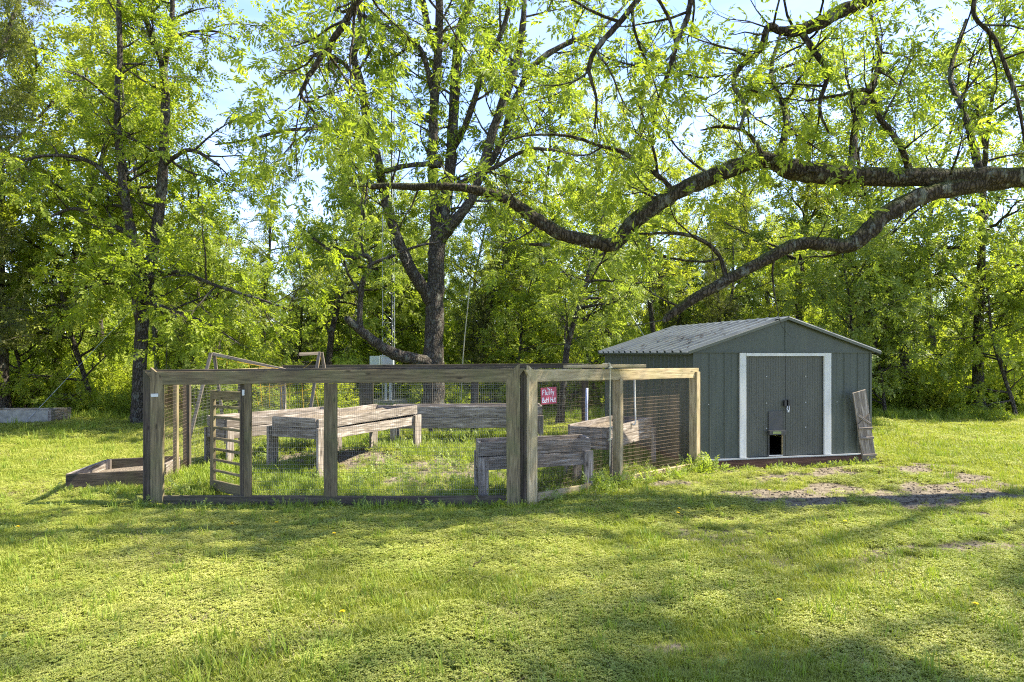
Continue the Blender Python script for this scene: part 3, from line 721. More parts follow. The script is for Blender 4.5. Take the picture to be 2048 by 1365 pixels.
# rotten splinters under the big planter
# ground-level bed outside the pen
lbt = thing('ground_bed', 'low open timber bed on the lawn outside the pen', 'garden bed', (-5.81, 8.9, 0))
c = Vector((-5.81, 8.9, 0)); u = Vector((.93, .30, 0)).normalized(); v = Vector((-.18, 1.15, 0)).normalized(); n1 = Vector((u.y, -u.x, 0))
board('plank', c + Vector((0, 0, .11)), c + u * .96 + Vector((0, 0, .115)), .24, .04, M_DARKW, lbt, n1)
board('plank', c + v * .025 + Vector((0, 0, .115)), c + v * 1.2 + Vector((0, 0, .12)), .23, .04, M_GREY, lbt, u)
board('plank', c + v * 1.22 + Vector((0, 0, .125)), c + v * 1.22 + u * .96 + Vector((0, 0, .13)), .23, .04, M_DARKW, lbt, n1)
board('plank', c + u * .98 + v * .02 + Vector((0, 0, .11)), c + u * .98 + v * 1.2 + Vector((0, 0, .12)), .23, .04, M_GREY, lbt, u)
board('corner_stake', c + v * 1.16 + u * .05 + Vector((0, 0, 0)), c + v * 1.16 + u * .05 + Vector((0, 0, .24)), .06, .06, M_GREY, lbt, n1)
V = []
for a in range(6):
    for b_ in range(6):
        p = c + u * (.03 + .92 * a / 5) + v * (.03 + 1.15 * b_ / 5); V.append((p.x, p.y, .10 + .05 * math.exp(-((a - 3.5) ** 2 + (b_ - 3.5) ** 2) / 3) + random.uniform(-.01, .01)))
link('soil', mesh_np('soil', V, [np.array([(a * 6 + b_, a * 6 + b_ + 1, a * 6 + b_ + 7, a * 6 + b_ + 6) for a in range(5) for b_ in range(5)])], (M_SOIL,), True), Matrix.Identity(4), lbt)
# pale low trough at the far left
tb0 = gnd(104, 851)
tr = thing('pale_trough', 'long pale box bed at the edge of the woods on the far left', 'garden bed', tb0)
tz = .38
board('side_board', tb0 + Vector((-2.6, -.1, tz / 2)), tb0 + Vector((-.08, 0, tz / 2)), tz, .06, M_CONC, tr, FN, seed=40)
board('end_board', tb0 + Vector((-.03, -.04, tz / 2 + .01)), tb0 + Vector((-.03, .75, tz / 2)), tz + .02, .07, M_GREY, tr, (1, 0, 0))
board('side_board', tb0 + Vector((-2.6, .65, tz / 2)), tb0 + Vector((-.08, .75, tz / 2)), tz, .06, M_CONC, tr, FN)
board('cap_board', tb0 + Vector((-1.15, .06, tz + .025)), tb0 + Vector((-.10, .12, tz + .03)), .2, .03, M_GREY, tr)
board('cap_board', tb0 + Vector((-2.5, -.02, tz + .03)), tb0 + Vector((-1.3, .03, tz + .02)), .2, .03, M_GREY, tr)
link('soil', mesh_np('soil', [tuple(tb0 + Vector(q)) for q in ((-2.55, -.05, tz - .06), (-.1, .03, tz - .06), (-.1, .7, tz - .05), (-2.55, .6, tz - .05))], [np.array([(0, 1, 2, 3)])], (M_SOIL,)), Matrix.Identity(4), tr)

# ------------------------------------------------------------------ A-frame trellises and netting
def aframe(label, apex, dx, dy, ridge_to, zridge, extra=None):
    t = thing('trellis_frame', label, 'trellis', (apex.x, apex.y, 0))
    for s, k in ((-1, 0), (1, 1)):
        foot = Vector((apex.x + dx[k], apex.y + s * dy, .0))
        board('leg', foot, apex + Vector((.015 * s, .03 * s, 0)), 0.06, .035, M_DARKG, t, (1, 0, 0) if abs(dx[k]) < .05 else (0, 1, 0))
    board('ridge_pole', apex + Vector((0, 0, -.02)), ridge_to, .06, .035, M_DARKG, t, (0, 1, 0))
    return t
a1 = at(425, 706, 13.2); aframe('leaning grey trellis frame with a fallen sloping ridge pole behind the gate', a1, (-.33, .12), .35, at(578, 742, 13.6), 0)
a2 = at(641, 705, 13.6); aframe('grey trellis frame with a short stub of ridge pole, left of the mast', a2, (-.22, .25), .3, at(598, 709, 13.3), 0)
nt = thing('string_netting', 'sagging yellow string netting strung between the two trellis frames', 'netting', (a1.x + 1, 13.4, 0))
tb = []; r = random.Random(5)
for k, (za, zb_, sg) in enumerate(((1.72, 1.38, .02), (1.30, 1.34, .16), (1.02, 1.15, .12), (.98, 1.35, .05))):
    pts = [(a1.x + (a2.x - a1.x) * f_, 13.25 + .3 * f_, za + (zb_ - za) * f_ - sg * math.sin(f_ * math.pi) + r.uniform(-.01, .01)) for f_ in np.linspace(.02, .98, 9)]
    tb.append((catmull(pts, 3), .0045, 5))
for k in range(9):
    f_ = .12 + k * .1; x = a1.x + (a2.x - a1.x) * f_
    z0 = 1.70 - .35 * f_; dxx = r.uniform(-.05, .22)
    tb.append((catmull([(x, 13.27 + .3 * f_, z0), (x + dxx * .3, 13.27 + .3 * f_, z0 - .25), (x + dxx, 13.3 + .3 * f_, z0 - .75 - r.uniform(0, .15))], 4), .0042, 5))
tb.append((catmull([tuple(a2), (a2.x - .25, 13.5, 1.55), (a2.x - .55, 13.4, 1.38)], 4), .0042, 5))
tb.append((catmull([tuple(a2 + Vector((0, 0, -.1))), (a2.x - .1, 13.5, 1.1), (a2.x - .2, 13.4, .8)], 4), .0042, 5))
link('cord', tubes_mesh('cord', tb, M_CORD), Matrix.Identity(4), nt)

# speckled stone leaning behind the pen's corner post
p = gnd(1384, 932) + Vector((-.02, .12, 0))
def shard():
    V, Fq = [], []
    prof = [(0, .13, .05), (.08, .125, .05), (.16, .10, .04), (.24, .065, .03), (.31, .025, .015)]
    r = random.Random(2)
    for (z, w, d) in prof:
        for k in range(8):
            a = k * math.pi / 4; V.append((math.cos(a) * w * .55 * r.uniform(.88, 1.1) + z * .12, math.sin(a) * d * r.uniform(.85, 1.15), z))
    for i_ in range(4):
        for k in range(8): Fq.append((i_ * 8 + k, i_ * 8 + (k + 1) % 8, i_ * 8 + 8 + (k + 1) % 8, i_ * 8 + 8 + k))
    Fq += [(32, 33, 34, 35), (32, 35, 36, 39), (36, 37, 38, 39)]
    return mesh_np('shard', V, [np.array(Fq)], (M_SPECK,), True)
tag(link('speckled_stone', shard(), Matrix.Translation(p)), 'pointed black and white speckled stone behind the corner post beside the shed', 'stone')

# ------------------------------------------------------------------ radio mast, cabinet, footing
MB = Vector(((778 - 1024) / F * 22.0, 22.0, 0))
mast = thing('radio_mast', 'tall slim steel lattice mast rising behind the middle of the pen', 'mast', MB)
hs = .20; legs = [Vector((-.19, -.08, 0)), Vector((.19, -.08, 0)), Vector((.07, .2, 0))]
MH = 24
for q in legs: link('mast_leg', tubes_mesh('leg', [([tuple(MB + q + Vector((0, 0, .3))), tuple(MB + q + Vector((0, 0, MH)))], .015, 6)], M_STEEL), Matrix.Identity(4), mast)
tb = []
for a, b_ in ((0, 1), (1, 2), (2, 0)):
    for k in range(int(MH / .4) - 1):
        z = .4 + k * .4; q0, q1 = (legs[a], legs[b_]) if k % 2 else (legs[b_], legs[a])
        tb.append(([tuple(MB + q0 + Vector((0, 0, z))), tuple(MB + q1 + Vector((0, 0, z + .4)))], .0055, 4))
    for k in range(int(MH / 2.4)): tb.append(([tuple(MB + legs[a] + Vector((0, 0, .4 + k * 2.4))), tuple(MB + legs[b_] + Vector((0, 0, .4 + k * 2.4)))], .0055, 4))
tag(link('bracing', tubes_mesh('bracing', tb, M_STEEL), Matrix.Identity(4), mast), kind='stuff')
link('cable', tubes_mesh('cable', [([tuple(MB + Vector((.09, -.05, .9))), tuple(MB + Vector((.10, -.04, MH - 1)))], .022, 6)], M_BLACK), Matrix.Identity(4), mast)
link('footing', cuboid(MB.x - .55, MB.x + 1.15, MB.y - .5, MB.y + .5, -.05, .33, M_CONC, .02), Matrix.Identity(4), mast)
for (gxp, gyp, gzp, zt_) in ((-12.2, 17.0, 0, 12), (4.6, 16.8, 0, 16), (-3.3, 36, 0, 14)):
    link('guy_wire', tubes_mesh('guy', [([tuple(MB + Vector((0, 0, zt_))), (gxp, gyp, gzp)], .006, 5)], M_STEEL), Matrix.Identity(4), mast)
cb = at(741, 741, 21.4)
cabm = Matrix.Translation((cb.x, 21.45, 0)) @ Matrix.Rotation(.12, 4, 'Z')
cabn = link('equipment_cabinet', None, cabm); tag(cabn, 'pale green equipment cabinet with an open door mounted beside the mast', 'cabinet')
link('cabinet_box', cuboid(.30, .70, 0, .35, .95, 1.72, M_CAB), cabm, cabn)
dd = link('cabinet_door', cuboid(-.03, .285, -.06, -.02, .97, 1.73, M_CAB), cabm, cabn)
link('latch', cuboid(.02, .06, -.085, -.062, 1.22, 1.36, M_BLACK), cabm, dd)
link('cabinet_window', cuboid(.36, .66, -.018, -.003, 1.05, 1.66, M_STEEL), cabm, cabn)
link('cabinet_post', cuboid(.42, .5, .1, .18, 0, .949, M_STEEL), cabm, cabn)
link('cabinet_post', cuboid(.56, .64, .1, .18, 0, .949, M_STEEL), cabm, cabn)
link('cabinet_hood', cuboid(.28, .72, -.03, .37, 1.722, 1.75, M_STEEL), cabm, cabn)

# ------------------------------------------------------------------ trees
class Tree:
    def __init__(s, seed):
        s.r = random.Random(seed); s.tubes = []; s.sites = []; s.dirs = []
    def rv(s): return Vector((s.r.gauss(0, 1), s.r.gauss(0, 1), s.r.gauss(0, 1))).normalized()
    def sub(s, p, d, length, r0, lev, P):
        """grow one branch and its children"""
        n = max(3, int(length / P['step'][min(lev, len(P['step']) - 1)]))
        pts = [p.copy()]; dirs = [d.copy()]
        q = p.copy(); dd_ = d.copy()
        for i_ in range(n):
            dd_ = (dd_ + s.rv() * P['wander'][min(lev, len(P['wander']) - 1)] + Vector((0, 0, P['trop'][min(lev, len(P['trop']) - 1)]))).normalized()
            q = q + dd_ * (length / n)
            if q.z < .35: q.z = .35
            pts.append(q.copy()); dirs.append(dd_.copy())
        rad = [r0 * (1 - .82 * k / n) for k in range(n + 1)]
        s.branch(pts, rad, lev, P, dirs)
    def branch(s, pts, rad, lev, P, dirs=None, t0=None):
        sides = 10 if rad[0] > .12 else 7 if rad[0] > .04 else 5 if rad[0] > .015 else 3
        s.tubes.append(([tuple(p) for p in pts], rad, sides))
        seg = [(pts[k + 1] - pts[k]).length for k in range(len(pts) - 1)]; Ltot = sum(seg)
        if lev >= P['max']:
            m = max(2, int(Ltot * P['leafd']))
            for k in range(m):
                f_ = .25 + .75 * (k + s.r.random()) / m; x = f_ * (len(pts) - 1); j = min(int(x), len(pts) - 2)
                pos = pts[j].lerp(pts[j + 1], x - j); d = (pts[j + 1] - pts[j]).normalized()
                s.sites.append(tuple(pos)); s.dirs.append(tuple((d * .6 + s.rv() * .8 + Vector((0, 0, P.get('ldroop', -.1)))).normalized()))
            for k in range(P.get('tip', 1)):
                s.sites.append(tuple(pts[-1])); s.dirs.append(tuple(((pts[-1] - pts[-2]).normalized() * .8 + s.rv() * (.9 if P.get('tip', 1) > 1 else 0) + Vector((0, 0, -.15))).normalized()))
            return
        start = P['start'][min(lev, len(P['start']) - 1)] if t0 is None else t0
        m = int(round(Ltot * (1 - start) * P['dens'][lev] + s.r.random() * .6))
        for k in range(m):
            f_ = start + (1 - start) * (k + s.r.random() * .9) / m; f_ = min(f_, .985); x = f_ * (len(pts) - 1); j = min(int(x), len(pts) - 2)
            pos = pts[j].lerp(pts[j + 1], x - j); d = (pts[j + 1] - pts[j]).normalized()
            ax = s.rv(); ax = (ax - d * ax.dot(d)).normalized()
            ang = math.radians(s.r.uniform(*P['ang'][lev])); nd = (d * math.cos(ang) + ax * math.sin(ang)).normalized()
            if P.get('flat') and lev >= 1: nd.z *= .5; nd.normalize()
            sh_ = P['shape'](f_) if lev == P.get('shapelev', 0) else 1 - .45 * f_
            ll = P['len'][lev] * sh_ * s.r.uniform(.65, 1.25)
            rr = min(rad[j] * .62, P['rad'][lev] * (ll / P['len'][lev]) ** .8)
            s.sub(pos, nd, ll, rr, lev + 1, P)
    def wood_mesh(s, name, mat, rmin=0.0): return tubes_mesh(name, [t for t in s.tubes if t[1][0] >= rmin], mat)

def leaf_template(kind, seed):
    r = random.Random(seed); V, Fq = [], []; ids = []
    def leaflet(base, dirv, l, w, up=(0, 0, 1), curl=.12):
        b0 = len(V); d = Vector(dirv).normalized(); u = Vector(up); sd_ = d.cross(u).normalized(); u = sd_.cross(d)
        m_ = Vector(base) + d * l * .45
        V.extend([tuple(base), tuple(m_ + sd_ * w / 2 + u * l * curl * .5), tuple(Vector(base) + d * l - u * l * curl), tuple(m_ - sd_ * w / 2 + u * l * curl * .5)])
        Fq.append((b0, b0 + 1, b0 + 2, b0 + 3)); x = r.random(); ids.extend([x] * 4)
    if kind == 'pinnate':            # pecan / walnut
        n = 3
        for k in range(n):
            f_ = .35 + .55 * k / n; dr = -.22 * f_ * f_
            for s in (-1, 1): leaflet((f_, 0, dr), (.7 + r.uniform(-.2, .2), s * 1.0, -.35 + r.uniform(-.4, .3)), .50 * r.uniform(.75, 1.1), r.uniform(.14, .19))
        leaflet((.9, 0, -.2), (1, r.uniform(-.2, .2), -.45), .52, .18)
    elif kind == 'spray':            # broad small leaves in an alternate row
        for k in range(6):
            f_ = .1 + .85 * k / 6; s = 1 if k % 2 else -1
            leaflet((f_, 0, -.08 * f_), (.6 + r.uniform(-.2, .2), s * .9, r.uniform(-.45, .25)), r.uniform(.34, .48), r.uniform(.19, .26), curl=.1)
        leaflet((.95, 0, -.05), (1, r.uniform(-.2, .2), -.25), .45, .24)
    elif kind == 'needle':
        for k in range(14):
            f_ = k / 14; a = r.random() * 6.28
            leaflet((f_, 0, 0), (.8, math.cos(a) * .8, math.sin(a) * .8), r.uniform(.3, .5), .075, curl=.02)
    return np.array(V), np.array(Fq), np.array(ids)
TPL = {k: [leaf_template(k, i_) for i_ in range(4)] for k in ('pinnate', 'spray', 'needle')}
def foliage(name, sites, dirs, kind, size, mat, seed, var=.42, up=.9):
    g = np.random.default_rng(seed)
    P = np.asarray(sites, float); D = np.asarray(dirs, float)
    n = len(P); Vs, Fs, Rs = [], [], []; off = 0
    which = g.integers(0, 4, n)
    upv = np.array([0, 0, 1.0]) * up + g.normal(0, .45, (n, 3))
    x = D / (np.linalg.norm(D, axis=1)[:, None] + 1e-9)
    y = np.cross(upv, x); y /= np.linalg.norm(y, axis=1)[:, None] + 1e-9
    z = np.cross(x, y)
    sc = size * (1 + g.uniform(-var, var, n)); rn_ = g.random(n)
    for k in range(4):
        m = which == k
        if not m.any(): continue
        TV, TF, TR = TPL[kind][k]
        R = np.stack([x[m], y[m], z[m]], 1)
        Vv = P[m][:, None, :] + sc[m][:, None, None] * np.einsum('vj,njk->nvk', TV, R)
        nv = len(TV); c_ = int(m.sum())
        Fs.append((TF[None] + (np.arange(c_) * nv)[:, None, None] + off).reshape(-1, 4)); Vs.append(Vv.reshape(-1, 3)); off += c_ * nv
        Rs.append((.6 * rn_[m][:, None] + .4 * TR[None]).ravel())
    return mesh_np(name, np.concatenate(Vs), [np.concatenate(Fs)], (mat,), False, {'rnd': ('FLOAT', np.concatenate(Rs))})

def px_path(L_, n=5, wob=.0, seed=0):
    """[(px, py, Y, half-width px)] -> smooth world path and radii"""
    P = np.array([tuple(at(a, b_, c_)) for a, b_, c_, d in L_]); R = np.array([d / F * c_ for a, b_, c_, d in L_])
    Q = catmull(np.hstack([P, R[:, None]]), n)
    if wob:
        g = np.random.default_rng(seed); Q[:, :3] += np.cumsum(g.normal(0, wob, (len(Q), 3)), 0) * .25 + g.normal(0, wob * .25, (len(Q), 3))
    return [Vector(q[:3]) for q in Q], [max(.004, float(q[3])) for q in Q]

# ---- the big tree whose limbs reach in from the right (trunk just outside the picture)
PT = Vector((12.6, 9.7, 0))
PP = dict(max=3, dens=[2.1, 3.4, 4.4], start=[.05, .2, .2], len=[1.5, .75, .38], rad=[.022, .011, .005], ang=[(35, 85), (30, 70), (25, 65)], step=[.25, .2, .14], wander=[.25, .28, .3, .3], trop=[.05, .06, .03, 0], leafd=7.5, shape=lambda f: 1.0, shapelev=-1, ldroop=-.15, tip=3)
pecan = thing('pecan_tree', 'big mossy tree rooted outside the picture, long limbs arching in from the right', 'tree', PT)
LIMBS = [
 ([(2480, 420, 9.3, 30), (2300, 375, 9.2, 27), (2048, 357, 9.0, 23), (1900, 358, 9.0, 21), (1780, 358, 9, 21), (1650, 352, 9, 22), (1590, 342, 9, 23), (1545, 325, 9, 19), (1500, 327, 9, 18), (1420, 358, 8.9, 18), (1340, 396, 8.85, 18), (1275, 440, 8.8, 17), (1232, 488, 8.8, 16), (1190, 484, 8.8, 15), (1130, 470, 8.8, 15), (1085, 445, 8.8, 14), (1040, 412, 8.8, 13), (1000, 392, 8.8, 11), (930, 375, 8.9, 9), (840, 373, 9.0, 8), (770, 371, 9.2, 7), (742, 372, 9.25, 6), (740, 372, 9.25, .1)], .12, 'thick mossy limb that dips and rises across the picture'),
 ([(2060, 352, 9.05, 20), (1960, 368, 9.0, 20), (1880, 382, 8.95, 19), (1820, 402, 8.9, 19), (1765, 432, 8.85, 19), (1722, 474, 8.8, 18), (1690, 489, 8.8, 15), (1640, 484, 8.8, 14), (1590, 486, 8.8, 14), (1530, 515, 8.8, 13), (1450, 556, 8.75, 12), (1390, 588, 8.7, 11), (1345, 618, 8.7, 9), (1329, 632, 8.7, 7), (1327, 634, 8.7, .1)], .2, 'mossy limb sloping down over the shed roof to a broken end'),
 ([(2380, -160, 9.3, 19), (2150, -120, 9.1, 17), (1900, -70, 8.8, 16), (1745, 0, 8.5, 14), (1690, 22, 8.5, 14), (1640, 47, 8.5, 14), (1600, 62, 8.5, 13), (1560, 63, 8.5, 9), (1538, 56, 8.5, 8), (1520, 100, 8.5, 7), (1480, 138, 8.5, 6), (1468, 170, 8.5, 5), (1490, 215, 8.5, 4), (1480, 260, 8.5, 3)], .35, 'limb at the top right, above the shed'),
 ([(1600, 62, 8.5, 7), (1628, 105, 8.4, 7), (1655, 148, 8.4, 6), (1640, 215, 8.4, 4), (1660, 270, 8.4, 2)], .1, None),
 ([(2400, -330, 9.2, 20), (2000, -420, 8.6, 18), (1500, -400, 8.0, 15), (1100, -300, 7.6, 13), (850, -150, 7.4, 11), (760, -60, 7.4, 9), (715, 0, 7.4, 8), (680, 58, 7.4, 7.5), (640, 112, 7.4, 6.5), (608, 168, 7.4, 5), (598, 192, 7.4, 4), (622, 228, 7.4, 2.5), (628, 262, 7.4, 1.5)], .3, 'high limb drooping to the left of the middle'),
 ([(1500, -400, 8.0, 10), (1420, -200, 7.9, 8), (1390, -40, 7.8, 7), (1378, 30, 7.8, 6), (1355, 90, 7.8, 5.5), (1335, 150, 7.8, 5), (1312, 215, 7.8, 3.5), (1308, 275, 7.8, 2)], .2, None),
 ([(1500, -400, 8.0, 10), (1400, -180, 7.7, 8), (1290, -20, 7.6, 7), (1240, 45, 7.6, 6.5), (1195, 95, 7.6, 6), (1180, 140, 7.6, 4.5), (1195, 200, 7.6, 3), (1190, 260, 7.6, 2)], .2, None),
 ([(1352, 392, 8.85, 6), (1330, 362, 8.8, 6), (1290, 330, 8.8, 5.5), (1245, 302, 8.8, 5), (1200, 288, 8.8, 4), (1140, 270, 8.8, 3.5), (1060, 270, 8.8, 2.5), (1000, 290, 8.8, 1.5)], .1, None),
 ([(1530, 322, 9.0, 7), (1512, 290, 8.9, 5), (1490, 265, 8.9, 4.5), (1440, 255, 8.9, 3.5), (1400, 262, 8.9, 1.5)], .1, None),
 ([(1452, 554, 8.75, 6), (1440, 515, 8.8, 5), (1410, 485, 8.8, 4.5), (1360, 468, 8.8, 4), (1270, 468, 8.8, 2)], .1, None),
 ([(1820, 345, 9.0, 8), (1800, 290, 8.8, 7), (1755, 230, 8.7, 6), (1735, 180, 8.6, 5), (1680, 190, 8.6, 4), (1610, 200, 8.6, 2.5)], .1, None),
 ([(2060, -200, 8.8, 8), (1950, 0, 8.4, 5), (1990, 80, 8.4, 4.5), (2030, 190, 8.4, 4), (2050, 300, 8.4, 3)], .1, None),
 ([(1100, 490, 8.8, 5), (1075, 489, 8.8, 4), (1058, 488, 8.8, 3)], .9, None),
 ([(1560, 320, 9, 9), (1570, 230, 9.3, 7), (1540, 150, 9.6, 5), (1560, 60, 9.9, 3)], .1, None),
 ([(1700, 345, 9, 9), (1720, 230, 9.4, 7), (1760, 120, 9.9, 5), (1740, 20, 10.3, 3)], .1, None),
 ([(1960, 345, 9, 9), (1930, 230, 9.4, 7), (1900, 150, 9.9, 5), (1930, 40, 10.3, 3)], .1, None),
]
pt = Tree(11)
# trunk and two scaffold limbs outside the frame
trunk_pts = [PT + Vector(q) for q in ((0, 0, -.1), (.0, 0, .5), (-.05, 0, 1.6), (-.1, -.05, 3.0), (0, 0, 4.6), (.2, .1, 6.5), (.3, .0, 9.0), (.2, .1, 12))]
Q = catmull(np.hstack([np.array([tuple(p) for p in trunk_pts]), np.array([.62, .46, .40, .38, .33, .26, .18, .06])[:, None]]), 5)
tk = Tree(12); tk.tubes.append(([tuple(q[:3]) for q in Q], [float(q[3]) for q in Q], 16))
link('trunk', tk.wood_mesh('trunk', M_PECAN), Matrix.Identity(4), pecan)
for k, (LL, t0, lab) in enumerate(LIMBS):
    t_ = Tree(100 + k); pts, rad = px_path(LL, 9, .006, k); rad = [q * .9 for q in rad]
    if k == 0: pts = [PT + Vector((-.1, 0, 3.4)), ] + pts; rad = [.26] + rad
    if k == 2: pts = [PT + Vector((.1, 0, 6.0)), ] + pts; rad = [.2] + rad
    if k == 4: pts = [PT + Vector((.3, 0, 8.2)), ] + pts; rad = [.18] + rad
    P_ = dict(PP)
    if k < 2 or k in (7, 8, 9, 12): P_['trop'] = [.05, .16, .12, .04]
    if k < 2: P_['dens'] = [1.3, 2.8, 4.0]; P_['len'] = [1.1, .6, .34]
    t_.branch(pts, rad, 0, P_, t0=t0)
    t_.tubes[0] = (t_.tubes[0][0], t_.tubes[0][1], 14 if rad[2] > .05 else 8)
    o = link('limb', t_.wood_mesh('limb', M_PECAN), Matrix.Identity(4), pecan)
    if lab: o['label'] = lab
    pt.sites += t_.sites; pt.dirs += t_.dirs
# crown outside the picture, which throws the dappled shade on the lawn
PP2 = dict(PP); PP2['dens'] = [1.1, 2.0, 2.8]; PP2['len'] = [2.4, 1.2, .5]; PP2['leafd'] = 9; PP2['tip'] = 3; PP2['rad'] = [.05, .02, .008]
for k, (z, az, ll, r0, el) in enumerate(((5.5, -60, 6, .16, 25), (7, -110, 6, .15, 30), (8, 20, 5, .13, 35), (8.5, 100, 5, .13, 35), (9, 190, 5.5, .12, 25), (6.2, 235, 6.5, .16, 18), (7.2, 250, 7.5, .15, 20), (8.2, 206, 9, .15, 10), (7.8, 226, 8.5, .15, 14), (8.6, 240, 8.5, .14, 12), (8.6, 196, 7, .13, 14), (9.6, 222, 6.5, .12, 20), (7.4, 180, 7, .13, 20), (9.5, -30, 4, .1, 45), (10.5, 150, 4, .09, 50), (7.5, 215, 6.5, .14, 22))):
    t_ = Tree(200 + k); a = math.radians(az); e_ = math.radians(el)
    PP2['start'] = [.3, .2, .2]
    t_.sub(PT + Vector((.1, 0, z)), Vector((math.cos(a) * math.cos(e_), math.sin(a) * math.cos(e_), math.sin(e_))), ll + 2.6, r0 * .34, 0, {**PP2, 'step': [.5, .25, .2, .15], 'wander': [.12, .25, .3, .3]})
    link('limb', t_.wood_mesh('limb', M_PECAN), Matrix.Identity(4), pecan)
    pt.sites += t_.sites; pt.dirs += t_.dirs
kp = [i_ for i_, q in enumerate(pt.sites) if q[2] > 2.75]; pt.sites = [pt.sites[i_] for i_ in kp]; pt.dirs = [pt.dirs[i_] for i_ in kp]
print('pecan sprays', len(pt.sites))
tag(link('crown', foliage('crown', pt.sites, pt.dirs, 'pinnate', .16, M_LPECAN, 5), Matrix.Identity(4), pecan), kind='stuff')

# ---- the forked tree behind the pen
CT = Vector((at(867, 700, 18.8).x, 18.8, 0))
ctree = thing('forked_tree', 'many-stemmed grey tree standing directly behind the middle of the pen', 'tree', CT)
CP = dict(max=3, dens=[1.4, 2.5, 3.8], start=[.15, .15, .15], len=[2.3, 1.1, .5], rad=[.045, .018, .007], ang=[(40, 80), (30, 70), (25, 65)], step=[.4, .3, .2], wander=[.16, .24, .3, .3], trop=[.06, .04, .02, 0], leafd=9, shape=lambda f: 1.0, shapelev=-1, ldroop=-.15, tip=4)
yc = 18.8
CL = [
 ([(866, 880, yc, 34), (866, 835, yc, 27), (868, 780, yc, 23), (869, 700, yc, 22), (870, 620, yc, 20), (872, 540, yc, 18), (875, 480, yc, 17), (888, 420, yc, 13), (900, 330, yc, 12), (906, 230, yc, 11.5), (912, 130, yc, 11), (918, 60, yc, 9), (948, -20, yc, 8), (985, -160, yc, 5), (1000, -300, yc, 2)], .45),
 ([(874, 500, yc, 12), (870, 420, 18.6, 11), (866, 330, 18.4, 10.5), (868, 230, 18.3, 10), (876, 130, 18.2, 10), (880, 30, 18.1, 9), (878, -120, 18, 6), (890, -300, 18, 2)], .2),
 ([(876, 110, 18.2, 8), (858, 60, 18, 7), (842, -20, 18, 6), (820, -150, 17.8, 3)], .1),
 ([(868, 610, yc, 15), (848, 580, 18.6, 14), (826, 545, 18.4, 13), (800, 490, 18.2, 12), (782, 440, 18.1, 11), (768, 390, 18, 10), (755, 320, 17.9, 9.5), (735, 250, 17.8, 9), (722, 170, 17.7, 8), (708, 110, 17.6, 7.5), (728, 60, 17.6, 6), (700, -40, 17.5, 5), (690, -150, 17.5, 2)], .3),
 ([(880, 480, yc, 13), (905, 450, 18.5, 12), (940, 405, 18.3, 11), (962, 350, 18.2, 10), (985, 270, 18, 10), (1010, 200, 18, 9.5), (1035, 120, 17.9, 9), (1048, 50, 17.8, 7), (1052, -60, 17.7, 4)], .25),
 ([(962, 350, 18.2, 8), (1000, 290, 18.6, 7.5), (1030, 200, 19, 7), (1070, 130, 19.3, 6.5), (1130, 90, 19.6, 6), (1200, 60, 20, 4), (1260, 0, 20.3, 2)], .15),
 ([(905, 300, yc, 8), (935, 240, 18.3, 7), (970, 130, 17.9, 6.5), (1005, 60, 17.6, 5.5), (1020, 0, 17.4, 4)], .2),
 ([(868, 735, yc, 17), (845, 722, 18.5, 14), (800, 712, 18.1, 13), (765, 695, 17.8, 12), (735, 672, 17.6, 11), (712, 652, 17.5, 9), (695, 638, 17.4, 7), (693, 637, 17.4, .1)], .9),
 ([(724, 662, 17.55, 7), (720, 640, 17.5, 6.5), (722, 600, 17.5, 6), (726, 565, 17.4, 6), (740, 535, 17.4, 5.5), (735, 510, 17.3, 5), (700, 515, 17.2, 4), (660, 500, 17.2, 3), (620, 470, 17.1, 2)], .3),
 ([(740, 530, 17.4, 4), (780, 515, 17.3, 3.5), (830, 495, 17.2, 3), (880, 485, 17.1, 2)], .2),
 ([(880, 330, 18.4, 7), (850, 330, 18, 6), (800, 335, 17.8, 5.5), (745, 352, 17.6, 5), (715, 362, 17.5, 3)], .5),
 ([(745, 290, 17.9, 6), (700, 270, 17.6, 4.5), (640, 258, 17.4, 4), (560, 265, 17.2, 3.5), (500, 280, 17, 2.5), (430, 290, 17, 1.5)], .2),
 ([(728, 180, 17.7, 6), (690, 130, 17.5, 4.5), (640, 110, 17.3, 4), (560, 150, 17.2, 3)], .2),
 ([(868, 200, 18.3, 6), (840, 100, 18, 5.5), (780, 60, 17.8, 5), (700, 20, 17.5, 3)], .2),
 ([(895, 380, yc, 8), (980, 340, 18.3, 5), (1060, 300, 18, 4), (1150, 310, 17.8, 3)], .2),
]
ct = Tree(300); first = True
for k, (LL, t0) in enumerate(CL):
    t_ = Tree(310 + k); pts, rad = px_path(LL, 6, .012, k + 50); rad = [q * .92 for q in rad]
    t_.branch(pts, rad, 0, CP, t0=t0); t_.tubes[0] = (t_.tubes[0][0], t_.tubes[0][1], 14 if k == 0 else 9)
    o = link('trunk' if k == 0 else 'limb', t_.wood_mesh('limb', M_BARK), Matrix.Identity(4), ctree)
    ct.sites += t_.sites; ct.dirs += t_.dirs
print('centre sprays', len(ct.sites))
tag(link('crown', foliage('crown', ct.sites, ct.dirs, 'pinnate', .25, M_LCENT, 6), Matrix.Identity(4), ctree), kind='stuff')
# pale rope hanging beside that tree
hp = [tuple(at(940, 565, 17.9)), tuple(at(935, 620, 17.9)), tuple(at(929, 680, 17.9)), tuple(at(925, 735, 17.9)), tuple(at(922, 800, 17.9))]
tag(link('swing_rope', tubes_mesh('rope', [(catmull(hp, 5), .013, 6)], M_ROPE), Matrix.Identity(4)), 'long pale rope hanging right of the forked tree trunk', 'rope')

